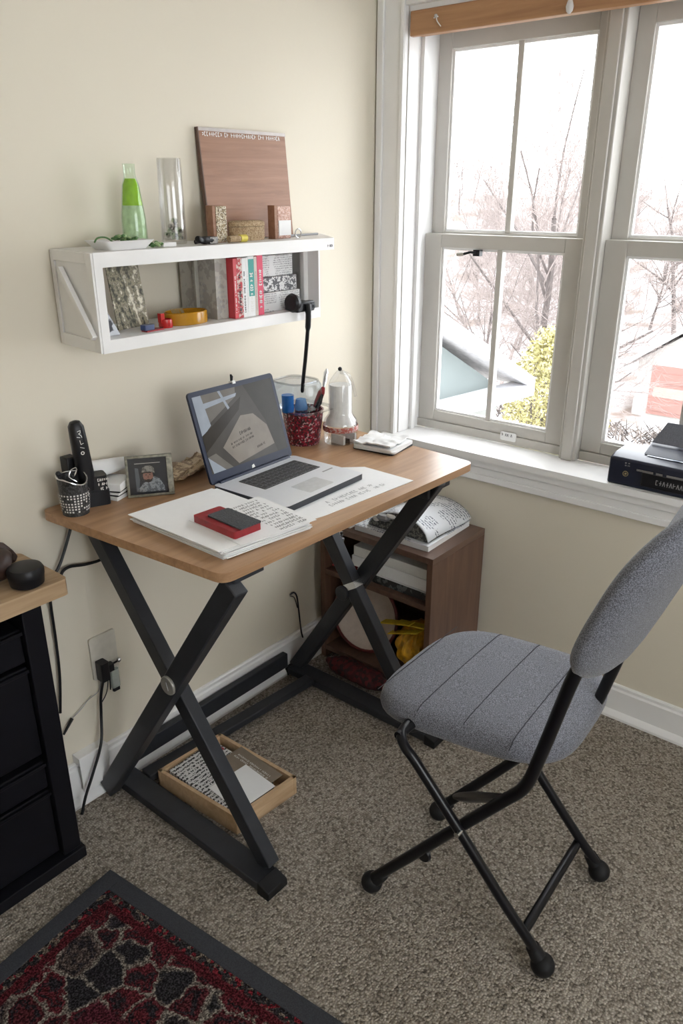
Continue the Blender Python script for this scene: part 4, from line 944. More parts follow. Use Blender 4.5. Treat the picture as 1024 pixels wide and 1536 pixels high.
m = MB(); m.prism(rrect(.929,YW-.027,.949,YW-.017,.003), .286,.2965, M_blackp); m.tube([(.925,YW-.022,.350),(.922,YW-.022,.295)], .002, M_blackp, 6); m.build('adapter_tip', ad, bevel=.001)
m = MB(); m.tube(smoothpath([(.889,1.558,.812),(.876,1.556,.770),(.848,1.556,.712),(.829,1.556,.682),(.808,1.560,.660),(.802,1.562,.60),(.800,1.562,.50),(.795,1.562,.40),(.78,1.560,.30)],6), .0036, M_blackp, 8)
tag(m.build('power_cord'), 'black cord running from under the desk down behind the drawer unit', 'cord')
m = MB(); m.tube(smoothpath([(.918,1.556,.808),(.926,1.556,.770),(.935,1.556,.735),(.949,1.556,.672),(.940,1.556,.664),(.900,1.556,.668),(.862,1.558,.676),(.842,1.557,.672),(.832,1.554,.660)],6), .0038, M_blackp, 8)
tag(m.build('looped_cord'), 'black cord looping beside the top of the desk leg', 'cord')
m = MB(); m.tube(smoothpath([(.905,1.566,.330),(.895,1.566,.300),(.862,1.566,.290),(.840,1.566,.275),(.812,1.566,.262)],5), .0012, M_inkg, 6); m.tube([(.812,1.566,.262),(.780,1.562,.232)], [.0045,.003], M_blackp, 8)
tag(m.build('thin_wire'), 'thin grey wire with black plug tip beside the outlet', 'wire')
m = MB(); m.tube(smoothpath([(.93,1.566,.335),(.918,1.566,.285),(.900,1.566,.262)],5), .0014, M_blackp, 6); tag(m.build('adapter_lead'), 'fine black lead curling under the clear adapter', 'wire')
MB_ = MB().box((.800,YW-.0325,.045),(.886,YW-.0305,.150), M_trim); MB_.box((.800,YW-.0305,.1255),(.886,YW-.0002,.150), M_trim)
tag(MB_.build('cable_cover', bevel=.002), 'white cable cover box fixed over the baseboard below the outlet', 'cable cover')
m = MB(); m.tube(smoothpath([(1.622,1.566,.280),(1.636,1.562,.284),(1.650,1.562,.262),(1.655,1.560,.21),(1.664,1.560,.13),(1.668,1.556,.10)],5), .0026, M_blackp, 6); m.tube(smoothpath([(1.622,1.566,.276),(1.640,1.564,.262),(1.652,1.563,.22)],4), .0018, M_blackp, 6)
tag(m.build('stray_cord'), 'short black cord rising above the baseboard behind the desk', 'cord')

# ------------------------------------------------------------------ cubby shelf behind the desk
cu = thing('walnut_cubby', (1.91,1.28,0), 'walnut-brown open cubby shelf under the window beside the desk', 'bookcase')
CX0, CX1, CY0, CY1, CZ = 1.745, 2.046, 1.100, 1.540, .506
MB().box((CX0,CY0,CZ-.020),(CX1,CY1,CZ), M_walnuth).build('top_panel', cu, bevel=.001)
MB().box((CX0,CY0,0),(CX1,CY0+.020,CZ-.0202), M_walnut).build('side_panel', cu, bevel=.001)
MB().box((CX0,CY1-.020,0),(CX1,CY1,CZ-.0202), M_walnut).build('side_panel', cu, bevel=.001)
MB().box((CX1-.006,CY0+.020,0),(CX1,CY1-.020,CZ-.0202), M_walnut).build('back_panel', cu)
MB().box((CX0+.002,CY0+.0202,.325),(CX1-.006,CY1-.0202,.343), M_walnuth).build('shelf_board', cu, bevel=.001)
MB().box((CX0+.002,CY0+.0202,.030),(CX1-.006,CY1-.0202,.048), M_walnuth).build('shelf_board', cu, bevel=.001)
# items on top: newspaper bundle
M_news = textm('newsprint', (.76,.78,.82), (.16,.18,.23), 85, 0, 16, .55, .50)
M_gbag = printed('grey_bag_weave', (.20,.20,.18), (.05,.05,.05), 200, .5, (1,1,1))
zc = CZ+.0004
pb = MB(); pb.T = rot_about((1.93,1.25,0), R(2)); pb.box((1.775,1.145,zc),(2.025,1.42,zc+.018), M_white); pb.box((1.773,1.143,zc+.018),(2.027,1.42,zc+.0195), M_news)
tag(pb.build('magazine', bevel=.002), 'thick white magazine lying flat on the walnut cubby', 'magazine')
nb = thing('newspaper_bundle', (1.92,1.25,zc+.02), 'folded newspaper bundle with curved printed cover on the magazine', 'newspaper')
z0_ = zc+.0202
def nbf(u, v):
    x = 1.790+.245*u; y = 1.150+.225*v; e = math.sin(PI*min(1,max(0,(v*1.0))))**.55 if 0 < v < 1 else 0
    k = math.sin(PI*(.08+.84*u))
    return (x+.012*math.sin(PI*v), y+.004*math.sin(6*u), z0_+.004+(.058-.016*u)*e)
m = MB(); m.grid(nbf, 14, 18, M_news); 
m.open = True; o = m.build('cover', nb); s_ = o.modifiers.new('s','SOLIDIFY'); s_.thickness = .003; s_.offset = 1
m = MB(); n_ = 18; end = [Vector(nbf(0.0, j/n_))+Vector((.0015,0,-.0015)) for j in range(n_+1)]; end2 = [Vector(nbf(0.97, j/n_))+Vector((0,0,-.002)) for j in range(n_+1)]
K_ = len(end); m.add(end+end2, [list(range(K_)), list(range(K_,2*K_))[::-1]]+[(j,j+1,K_+j+1,K_+j) for j in range(K_-1)]+[(0,K_,2*K_-1,K_-1)], M_gbag); m.build('inner_pages', nb)
m = MB(); m.scrib((1.86,1.185,z0_+.0515), (0,1,.10), (-1,0,.05), .10, .03, 2, M_ink, 5); 
nm = MB(); rr = random.Random(3)
m = MB(); m.ball((1.795,1.32,z0_+.040), .018, M_inkg, 8, (1,1.5,.7)); m.ball((1.800,1.295,z0_+.048), .013, M_whitep, 8, (1,1.6,.6)); m.ball((1.792,1.345,z0_+.034), .013, M_whitep, 8)
tag(m.build('crumpled_wrap'), 'crumpled grey and white wrap at the left end of the newspaper bundle', 'wrapping')
pb = MB().box((1.765,1.43,zc),(1.98,1.515,zc+.028), M_whitep); tag(pb.build('white_box', bevel=.002), 'low white box on the walnut cubby behind the newspaper', 'box')
# hanging trinket string under the desk, beside right leg
m = MB(); rr = random.Random(8)
for k in range(60): m.ball((1.638+rr.uniform(-.014,.014)+.006*k/60, 1.37+rr.uniform(-.008,.008), .745-.0038*k), rr.uniform(.004,.007), (M_blackp, M_chrome, M_inkg)[rr.randint(0,2)], 6)
o = m.build('bead_string'); tag(o, 'string of black and silver beads hanging under the desk beside the right legs', 'beads'); o['kind'] = 'stuff'
# middle shelf
MB_ = MB().box((1.770,1.125,.3440),(2.02,1.40,.372), printed('dark_spine_print', (.10,.11,.11), (.02,.02,.022), 90, .52, (1,1,1))); MB_.box((1.768,1.123,.3722),(2.022,1.402,.374), M_white)
tag(MB_.build('dark_book', bevel=.001), 'dark book lying at the bottom of the middle cubby shelf', 'book')
tag(MB().box((1.775,1.122,.3745),(2.025,1.43,.412), M_white).build('paper_ream', bevel=.002), 'ream of white paper on the dark book inside the cubby', 'paper ream')
tag(MB().box((1.778,1.125,.4125),(2.02,1.425,.446), M_whitep).build('white_carton', bevel=.002), 'flat white carton, topmost on the middle cubby shelf', 'carton')
m = MB(); m.T = Matrix.Translation((1.775,1.46,.3485)); m.grid(lambda u, v: (-.01+.03*math.sin(PI*u), -.045+.09*v, .002+.030*math.sin(PI*v)*math.sin(PI*u)+.006*math.sin(9*v)), 8, 12, plain('red_cloth', (.35,.015,.025), .8)); m.open = True
o = m.build('red_cloth'); tag(o, 'crumpled red cloth at the front of the middle cubby shelf', 'cloth'); o.modifiers.new('s','SOLIDIFY').thickness = .003
# lower shelf: yellow bag and round basket
M_yel = plain('yellow_bag_plastic', (.62,.32,.02), .35, var=.35, vs=40, bmp=.4)
M_yel2 = plain('yellow_strap_web', (.66,.48,.03), .6, var=.15)
yb_ = thing('yellow_bag', (1.86,1.22,.048), 'crumpled yellow bag with folded straps on the bottom cubby shelf', 'bag')
m = MB(); rr = random.Random(12)
def bagf(u, v):
    t = 2*PI*u; p = PI*v; fold = 1+.10*math.sin(9*t+3*p)+.06*math.sin(17*t-4*p)
    return (1.850+.085*math.sin(p)*math.cos(t)*fold, 1.200+.066*math.sin(p)*math.sin(t)*fold, .1345-.085*math.cos(p)*(1 if math.cos(p) > 0 else .9))
m.grid(bagf, 64, 26, M_yel, closed_u=True); m.open = True; m.build('bag_body', yb_)
for k, (y_, z_) in enumerate(((1.230,.195),(1.262,.212),(1.200,.222))):
    MB().bar((1.778,y_-.075,z_+.03),(1.80,y_+.055,z_-.03+.012*k), .004, .030, M_yel2, up=(1,0,0)).build('strap', yb_, bevel=.001)
bk = thing('round_bowl', (1.82,1.392,.048), 'round pale bowl with dark red rim standing on edge in the bottom of the cubby', 'bowl')
m = MB(); ax = Matrix.Translation((1.735,1.345,.170)) @ Matrix.Rotation(R(24),4,'X') @ Matrix.Rotation(R(90),4,'Y') 
M_bowl = plain('pale_bowl', (.50,.42,.36), .5); M_drd = plain('dark_red_rim', (.10,.012,.012), .5)
m = MB(); m.T = Matrix.Translation((1.838,1.392,.182)) @ Matrix.Rotation(R(6),4,'Z') @ Matrix.Rotation(R(-78),4,'Y')
m.lathe([(.0,0),(.07,.004),(.100,.018),(.118,.040),(.120,.044)], (0,0,0), M_bowl, 40, caps=False); m.open = True
o = m.build('bowl', bk); o.modifiers.new('s','SOLIDIFY').thickness = .004
m = MB(); m.T = Matrix.Translation((1.838,1.392,.182)) @ Matrix.Rotation(R(6),4,'Z') @ Matrix.Rotation(R(-78),4,'Y')
m.tube([(.122*math.cos(t*PI/20), .122*math.sin(t*PI/20), .044) for t in range(41)], .006, M_drd, 8, cap=False); m.build('rim', bk)
M_dk = speck('dark_red_fabric', [(.09,.008,.012),(.05,.006,.010),(.02,.006,.008)], 90, .8, .4)
m = MB(); rr = random.Random(4)
def dkf(u, v):
    t = 2*PI*u; p = PI*v; f_ = 1+.09*math.sin(5*t+2*p)+.05*math.sin(11*t)
    return (1.700+.040*math.sin(p)*math.cos(t)*f_, 1.335+.135*math.sin(p)*math.sin(t)*f_, .0345-.033*math.cos(p))
m.grid(dkf, 48, 18, M_dk, closed_u=True); m.open = True
tag(m.build('red_cloth_heap'), 'dark red cloth heap on the floor in front of the cubby', 'cloth')

# ------------------------------------------------------------------ wooden tray box on floor
bx = thing('wooden_tray', (1.075,1.29,0), 'shallow pine tray on the carpet between the desk legs', 'tray')
A, B, C_, D_ = (.968,1.450), (.985,1.160), (1.190,1.145), (1.182,1.438)
def wallseg(p, q, w_=.010, z0=.002, z1=.056):
    p = Vector((*p,0)); q = Vector((*q,0)); d_ = (q-p).normalized(); nrm = Vector((-d_.y,d_.x,0))
    m = MB(); P = [p, q, q+nrm*w_, p+nrm*w_]; m.prism([(v.x,v.y) for v in P], z0, z1, M_pine); return m
for p, q in ((A,B),(B,C_),(C_,D_),(D_,A)): wallseg(p, q).build('side_board', bx, bevel=.001)
MB().prism([A,B,C_,D_], .0005, .006, M_pine).build('bottom_board', bx)
TXm = textm('black_white_cover', (.62,.62,.62), (.012,.012,.015), 80, 1, 6, .6, .22)
zz = .0065
for k, (lb, mt, a_) in enumerate((('black notebook, bottommost in the pine tray', M_blackp, 3), ('dark notebook in the middle of the pine tray pile', M_blackp, -1), ('black and white patterned notebook, topmost in the pine tray', TXm, 1))):
    m = MB(); m.T = rot_about((1.07,1.30,0), R(a_)); m.box((.990,1.192,zz),(1.150,1.428,zz+.0160), mt)
    if k == 2:
        m.box((1.095,1.375,zz+.0161),(1.145,1.405,zz+.0169), M_red)
    tag(m.build('notebook', bevel=.001), lb, 'notebook'); zz += .0164
m = MB(); m.T = rot_about((1.10,1.22,0), R(-3)); m.box((1.085,1.180,zz+.0008),(1.172,1.350,zz+.0018), plain('brown_card', (.20,.16,.12), .7)); m.scrib((1.150,1.20,zz+.0020), (0,1,0), (-1,0,0), .14, .020, 2, M_whitep, 6)
tag(m.build('brown_card', smooth=0), 'brown card with white lettering along the right side of the tray', 'card')
m = MB(); m.T = rot_about((1.07,1.22,0), R(-4)); m.box((1.005,1.165,zz+.0022),(1.130,1.285,zz+.0032), M_white); tag(m.build('white_sheet', smooth=0), 'blank white sheet on the notebooks in the pine tray', 'paper')

# ------------------------------------------------------------------ chair
ch = thing('folding_chair', (1.27,.60,0), 'grey fabric folding chair with black tube legs facing the desk', 'chair')
NF, FF, FR_, NR = Vector((1.098,.872,0)), Vector((1.520,.880,0)), Vector((1.580,.462,0)), Vector((1.172,.435,0))
def seatpt(u, v, z):   # u,v in -1..1
    a_, b_ = (u+1)/2, (v+1)/2
    p = (NR*(1-a_)+FR_*a_)*(1-b_)+(NF*(1-a_)+FF*a_)*b_; return Vector((p.x, p.y, z))
def se(t, n=3.6):
    c, s_ = math.cos(t), math.sin(t); k = (abs(c)**n+abs(s_)**n)**(-1/n); return c*k, s_*k
def seatz(u, v): return .500+.006*(1-u*u)*(1-v*v)-.006*max(0,v)**3*1.0-.010*max(0,-v)**4
prof = [(0,0,0),(.3,0,0),(.6,0,0),(.8,0,-.001),(.90,0,-.004),(.96,0,-.010),(.99,0,-.020),(1.0,0,-.032),(.985,0,-.045),(.93,0,-.052),(.6,0,-.054),(0,0,-.054)]
m = MB(); nS = 64
vs = []
for r_, _, dz in prof:
    for j in range(nS):
        u, v = se(2*PI*j/nS); u *= r_; v *= r_
        vs.append(seatpt(u, v, seatz(u, v)+dz))
m.add(vs, [(i*nS+j,i*nS+(j+1)%nS,(i+1)*nS+(j+1)%nS,(i+1)*nS+j) for i in range(len(prof)-1) for j in range(nS)], M_fab)
seat = m.build('seat', ch, smooth=80)
for vv in (.88,.38,-.08,-.55):
    um = .80 if vv > .8 else .975
    pts = [seatpt(um*(2*i/24-1), vv, seatz(um*(2*i/24-1), vv)-(.0035 if abs(um*(2*i/24-1)) > .85 else 0)+(-.012 if abs(um*(2*i/24-1)) > .95 else .0003)-(.002 if vv > .8 else 0)) for i in range(25)]
    MB().tube(pts, .0009, M_stitch, 5).build('seam', seat)
MB().prism([(p.x,p.y) for p in [seatpt(*(Vector(se(2*PI*j/32)).xy*.86 if False else (se(2*PI*j/32)[0]*.86, se(2*PI*j/32)[1]*.86)), 0) for j in range(32)]], .438, .4455, M_blackp).build('seat_base', ch)
rT = .0125
def leg_t(pts, nm='leg', rT=.0125):
    return MB().tube(smoothpath(pts, 6), rT, M_black, 14).build(nm, ch)
Ln = leg_t([(1.070,.797,.035),(1.088,.690,.172),(1.106,.585,.308),(1.116,.515,.398),(1.120,.475,.455),(1.118,.452,.540),(1.114,.425,.660),(1.113,.409,.730),(1.115,.396,.772)])
Lf = leg_t([(1.357,.800,.035),(1.385,.690,.172),(1.412,.585,.308),(1.432,.515,.398),(1.440,.475,.455),(1.440,.452,.540),(1.438,.425,.660),(1.432,.414,.730),(1.430,.404,.772)])
Rn = leg_t([(1.130,.398,.035),(1.112,.480,.140),(1.090,.590,.292),(1.074,.690,.420),(1.072,.722,.452),(1.090,.742,.464),(1.135,.748,.466)], rT=.0108)
Rf = leg_t([(1.436,.405,.035),(1.412,.480,.140),(1.388,.590,.292),(1.374,.690,.420),(1.372,.722,.452),(1.352,.742,.464),(1.31,.748,.466)], rT=.0108)
for L_, (x, y), q in ((Ln,(1.070,.797),0),(Lf,(1.357,.800),0),(Rn,(1.130,.398),1),(Rf,(1.436,.405),1)):
    m = MB(); m.ball((x,y,.0255), .0250, M_rubber, 18, (1,1,1.0)); s_ = 1 if q == 0 else -1
    m.tube([(x,y,.025),(x+(.006 if q == 0 else -.003),y-s_*.026,.062)], [.018,.0145], M_rubber, 14)
    m.build('foot_cap', L_)
MB().tube([(1.119,.444,.090),(1.419,.458,.092)], .0105, M_black, 12).build('crossbar', ch)
m = MB(); m.T = Matrix.Identity(4)
a, b_ = Vector((1.368,.765,.085)), Vector((1.118,.505,.410))
m.tube([a, a.lerp(b_,.15), a.lerp(b_,.4), a.lerp(b_,.8), b_], [.006,.011,.013,.010,.007], M_black, 10); m.build('brace', ch)
MB().tube([(1.075,.741,.464),(1.345,.741,.464)], .010, M_black, 10).build('crossbar', ch)
m = MB(); m.lathe([(.004,-.010),(.006,-.010),(.006,.006)], (1.082,.588,.297), M_chrome, 12, axis='X'); m.build('rivet', ch)
m = MB(); m.lathe([(.0,0),(.016,0),(.018,.006),(.012,.014),(0,.015)], (1.083,.672,.178), M_black, 18, caps=False, axis='X'); m.open=True; m.build('glide', ch)
# backrest: curved padded panel
def backc(u, v):
    """centre surface, u -1..1 across, v -1..1 up"""
    x = 1.276+.214*u; z = .882+.172*v
    y = .403+.010*u-.36*(z-.745)+.050*u*u-.022
    return Vector((x, y, z))
def backn(u, v):
    e = .01; a = backc(u+e,v)-backc(u-e,v); b = backc(u,v+e)-backc(u,v-e); return a.cross(b).normalized()
m = MB(); nB = 72; prof = [(0,1),(.35,1),(.65,.97),(.82,.88),(.92,.68),(.98,.38),(1.0,0),(.98,-.38),(.92,-.68),(.82,-.88),(.65,-.97),(.35,-1),(0,-1)]
vs = []; TK = .027
for r_, tk in prof:
    for j in range(nB):
        u, v = se(2*PI*j/nB, 3.0); u *= r_; v *= r_
        vs.append(backc(u, v)+backn(u, v)*TK*tk)
m.add(vs, [(i*nB+j,i*nB+(j+1)%nB,(i+1)*nB+(j+1)%nB,(i+1)*nB+j) for i in range(len(prof)-1) for j in range(nB)], M_fab)
m.build('backrest', ch, smooth=80)

# ------------------------------------------------------------------ rug
rg = thing('oriental_rug', (.712,1.311,0), 'dark red oriental rug with navy binding at the picture bottom left', 'rug')
ra = R(-3)  # rug x axis tilt
RM = Matrix.Translation((.712,1.311,0)) @ Matrix.Rotation(R(-5.5),4,'Z')
RM2 = RM
def rugpart(x0, y0, x1, y1, z0, z1, mt, nm):
    m = MB(); m.box((x0,y0,z0),(x1,y1,z1), mt)
    me = m.build(nm, rg); me.location = (0,0,0)
    return me
rg.rotation_euler = (0,0,R(6.0))
def rp(x0, y0, x1, y1, z0, z1, mt, nm, bev=0):
    m = MB(); m.T = Matrix.Translation(rg.location); m.box((x0,y0,z0),(x1,y1,z1), mt); return m.build(nm, rg, bevel=bev)
RW, RL, BW = .95, 1.55, .042
rg.location = (.712,1.308,0)
rp(-RW+BW,-RL+BW,-BW,-BW,.0008,.0085,M_rug,'pile')
rp(-RW,-BW,0,0,.0005,.0095,M_rugb,'binding',.002); rp(-RW,-RL,0,-RL+BW,.0005,.0095,M_rugb,'binding',.002)
rp(-BW,-RL+BW,0,-BW,.0005,.0095,M_rugb,'binding',.002); rp(-RW,-RL+BW,-RW+BW,-BW,.0005,.0095,M_rugb,'binding',.002)

# ------------------------------------------------------------------ printer on the sill
pr = thing('compact_printer', (2.09,.55,.748), 'compact navy-black printer with raised paper tray on the window sill', 'printer')
M_navy = plain('navy_black_plastic', (.009,.012,.028), .3, var=.1)
ZPn = .7484
def ycut(pts, ya, yb, mt):  # profile in x,z extruded along y
    m = MB(); n = len(pts); vs = [(p[0],ya,p[1]) for p in pts]+[(p[0],yb,p[1]) for p in pts]
    m.add(vs, [list(range(n)), list(range(n,2*n))[::-1]]+[(i,(i+1)%n,n+(i+1)%n,n+i) for i in range(n)], mt); return m
ycut([(2.052,ZPn),(2.180,ZPn),(2.180,ZPn+.088),(2.085,ZPn+.084),(2.054,ZPn+.076)], .735, .400, M_navy).build('body', pr, bevel=.006, seg=3)
ycut([(2.095,ZPn+.086),(2.182,ZPn+.090),(2.182,ZPn+.112),(2.150,ZPn+.110)], .660, .405, M_navy).build('lid', pr, bevel=.004)
MB().box((2.0475,.420,ZPn+.012),(2.053,.640,ZPn+.050), M_blackp).build('output_slot', pr, bevel=.002)
m = MB()
for a_, b_ in ((.655,.610),(.603,.585),(.575,.530),(.520,.44)): m.box((2.046,b_,ZPn+.052),(2.0525,a_,ZPn+.058), M_chrome)
m.build('chrome_strip', pr)
MB().quad([(2.090,.648,ZPn+.0866),(2.090,.545,ZPn+.0866),(2.145,.55,ZPn+.0886),(2.125,.640,ZPn+.0882)], plain('glossy_panel', (.35,.40,.48), .08)).build('control_panel', pr)
m = MB(); m.lathe([(.006,-.0005),(.0078,-.0005),(.0078,.002),(.006,.002)], (2.0505,.685,ZPn+.036), plain('gold_ring', (.45,.38,.22), .3, .7), 20, caps=False, axis='X'); m.ball((2.051,.685,ZPn+.036), .0035, MATS['gold_ring'], 8, (.3,1,1)); m.scrib((2.0515,.690,ZPn+.056), (0,-1,0), (0,0,1), .016, .014, 2, M_whitep, 8); m.open = True; m.build('front_logo', pr)
m = MB(); m.scrib((2.0465,.60,ZPn+.020), (0,-1,0), (0,0,1), .10, .022, 1, M_inkg, 18); m.open=True; m.build('slot_marks', pr, smooth=0)
m = MB(); m.add([(2.140,.655,ZPn+.112),(2.140,.42,ZPn+.112),(2.176,.42,ZPn+.165),(2.176,.632,ZPn+.165),(2.144,.655,ZPn+.110),(2.144,.42,ZPn+.110),(2.180,.42,ZPn+.163),(2.180,.632,ZPn+.163)], [(0,1,2,3),(7,6,5,4),(0,4,5,1),(1,5,6,2),(2,6,7,3),(3,7,4,0)], plain('grey_tray_mesh', (.10,.105,.125), .5, var=.3, vs=400)); m.build('paper_tray', pr, bevel=.001)

# ------------------------------------------------------------------ outside
GZ = -6.2
def groundmat():
    m, nt, b = newmat('pale_winter_ground'); co = coords(nt)
    n = N(nt, 'ShaderNodeTexNoise', Scale=.55, Detail=6.0); nt.links.new(co, n.inputs['Vector'])
    o = ramp(nt, n.outputs[0], [(.38,(.16,.12,.10)), (.50,(.34,.32,.31)), (.6,(.55,.54,.54))])
    nt.links.new(o, b.inputs['Base Color']); b.inputs['Roughness'].default_value = .9; return m
def hillmat():
    m, nt, b = newmat('leaf_litter_slope'); co = coords(nt)
    n = N(nt, 'ShaderNodeTexNoise', Scale=.9, Detail=8.0, Roughness=.75); nt.links.new(co, n.inputs['Vector'])
    o = ramp(nt, n.outputs[0], [(.35,(.17,.135,.125)), (.50,(.27,.225,.21)), (.62,(.46,.43,.42))])
    nt.links.new(o, b.inputs['Base Color']); b.inputs['Roughness'].default_value = 1; return m
def rndz(x, y): return .5*math.sin(x*.31+1)+.4*math.sin(y*.27+2)+.25*math.sin(x*.8+y*.6)
m = MB()
def gf(u, v):
    x = 2.6+u*75; y = -12+v*95; r_ = math.hypot(x, y)
    z = GZ+max(0, (r_-36))*.215*(1+.05*math.sin(y*.2))+.0+.12*rndz(x*1.3,y*1.3)*(1 if r_ > 12 else .2)
    z = min(z, 1.2+.5*rndz(x,y)*.6)
    return (x, y, z)
m.grid(gf, 60, 70, groundmat()); m.open = True
struct(m.build('ground', loc=(0,0,GZ), smooth=60))

# neighbour house with gable
M_siding = plain('grey_green_siding', (.098,.115,.112), .7, var=.04, vs=3)
M_sid2 = plain('cream_lower_wall', (.17,.175,.16), .7, var=.04, vs=3)
M_rake = plain('white_fascia', (.50,.50,.52), .5, var=.02)
M_roofm = plain('pale_shingle', (.45,.44,.44), .8, var=.15, vs=15)
ho = thing('neighbour_house', (8.0,6,GZ), 'grey-green gabled house with white roof edge outside the left window', 'house')
E_ = Vector((9.0,4.36,-.78)); Dh = Vector((-.991,.13,0)).normalized(); Bh = Vector((.13,.991,0)).normalized()
def HP(s_, d_, z_): return tuple(E_+Dh*s_+Bh*d_+Vector((0,0,z_)))
pit = .535; ridge = 3.4
def slab(pts, th, mt, nm, par, up=Vector((0,0,1))):
    a = [Vector(p) for p in pts]; b = [p+up*th for p in a]; n = len(a); m = MB()
    m.add(a+b, [list(range(n))[::-1], list(range(n,2*n))]+[(i,(i+1)%n,n+(i+1)%n,n+i) for i in range(n)], mt); return m.build(nm, par, smooth=0)
m = MB(); dd_ = .25
g0, g1_ = .30, 2*ridge-.30
a = [HP(g0,dd_,0), HP(g1_,dd_,0), HP(ridge,dd_,pit*(ridge-.30)+.1)]; bq = [tuple(Vector(p)+Bh*.2) for p in a]
m.add(a+bq, [(0,1,2),(5,4,3),(0,3,4,1),(1,4,5,2),(2,5,3,0)], M_siding); m.build('gable_wall', ho, smooth=0)
m = MB(); pts = [HP(g0,dd_+.02,GZ+.78-.5),HP(g1_,dd_+.02,GZ+.78-.5),HP(g1_,6,GZ+.78-.5),HP(g0,6,GZ+.78-.5)]; tp = [tuple(Vector((p[0],p[1],E_.z-.01))) for p in pts]
m.add(pts+tp, [(0,1,5,4),(1,2,6,5),(2,3,7,6),(3,0,4,7),(4,5,6,7)], M_sid2); m.build('lower_wall', ho, smooth=0)
slab([HP(-.02,0,0), HP(ridge,0,pit*ridge), HP(ridge,6.3,pit*ridge), HP(-.02,6.3,0)], .09, M_roofm, 'roof_slope', ho)
slab([HP(2*ridge+.02,0,0), HP(ridge,0,pit*ridge), HP(ridge,6.3,pit*ridge), HP(2*ridge+.02,6.3,0)], .09, M_roofm, 'roof_slope', ho)
for s0, s1 in ((-.06,ridge),(2*ridge+.06,ridge)):
    slab([HP(s0,-.03,-.035), HP(s1,-.03,pit*ridge-.035), HP(s1,.03,pit*ridge-.035), HP(s0,.03,-.035)], .15, M_rake, 'rake_board', ho)
MB().bar(HP(-.03,.10,-.03), HP(2*ridge+.03,.10,-.03), .30, .14, M_rake).build('eave_return', ho)

# garage on the right
ga = thing('white_garage', (30,9.5,GZ), 'white garage with salmon door and pale roof outside the right window', 'garage')
gx = 29.0; gy = .338*gx
M_gw = plain('white_garage_wall', (.34,.33,.31), .7, var=.03, vs=1); M_gd = plain('salmon_door', (.25,.13,.11), .6, var=.05, vs=2); M_gdl = plain('light_door_panel', (.36,.24,.20), .6)
zt_ = 1.5-.200*gx
MB().box((gx,gy-5.2,GZ-.3),(gx+5,gy,zt_+.1), M_gw).build('garage_wall', ga, smooth=0)
m = MB(); a = [(gx-.02,gy+.0,zt_+.1),(gx-.02,gy-5.2,zt_+.1),(gx-.02,gy-2.6,zt_+1.95)]; b_ = [(p[0]+5,p[1],p[2]) for p in a]; m.add(a+b_, [(0,1,2),(5,4,3),(0,3,4,1),(1,4,5,2),(2,5,3,0)], M_gw); m.build('garage_gable', ga, smooth=0)
slab([(gx-.4,gy+.75,zt_-.35),(gx+5.4,gy+.75,zt_-.35),(gx+5.4,gy-2.6,zt_+2.10),(gx-.4,gy-2.6,zt_+2.10)], .16, M_roofm, 'roof_slope', ga)
slab([(gx-.4,gy-5.95,zt_-.35),(gx+5.4,gy-5.95,zt_-.35),(gx+5.4,gy-2.6,zt_+2.10),(gx-.4,gy-2.6,zt_+2.10)], .16, M_roofm, 'roof_slope', ga)
dr_ = MB().box((gx-.06,gy-2.6,GZ+.1),(gx,gy-.55,zt_+.0), M_gd).build('door', ga, smooth=0)
for k in range(3): MB().box((gx-.09,gy-2.45,GZ+.25+k*.52),(gx-.06,gy-.70,GZ+.25+k*.52+.36), M_gdl if k == 1 else M_gd).build('door_panel', dr_, smooth=0)
# fence / brush line in front of garage
M_brush = speck('dark_brush', [(.10,.08,.07),(.20,.17,.15),(.06,.05,.045)], 6, .9, .5)
m = MB(); rr = random.Random(31)
for k in range(420):
    y_ = 4.5+rr.random()*9.5; x_ = 26.0+rr.uniform(-.6,.6); z_ = gf((x_-2.6)/75,(y_+12)/95)[2]
    m.tube([(x_,y_,z_-.05),(x_+rr.uniform(-.3,.3),y_+rr.uniform(-.8,.8),z_+rr.uniform(.1,.65))], [.03,.01], M_brush, 3, cap=False)
m.open = True
o = m.build('brush_hedge', smooth=0); tag(o, 'low tangle of dark brush in front of the white garage', 'brush'); o['kind'] = 'stuff'
# snowy roof / mound nearer, lower right
m = MB()
def moundf(u, v):
    x = 13+9*u; y = .5+4.6*v; return (x, y, GZ-.1+1.2*math.sin(PI*u)*math.sin(PI*v)*(1+.15*math.sin(7*u+4*v)))
m.grid(moundf, 20, 20, plain('snow', (.60,.60,.63), .7, var=.04, vs=2)); m.open = True
tag(m.build('snow_mound'), 'white snow mound on the ground below the right window', 'snow')

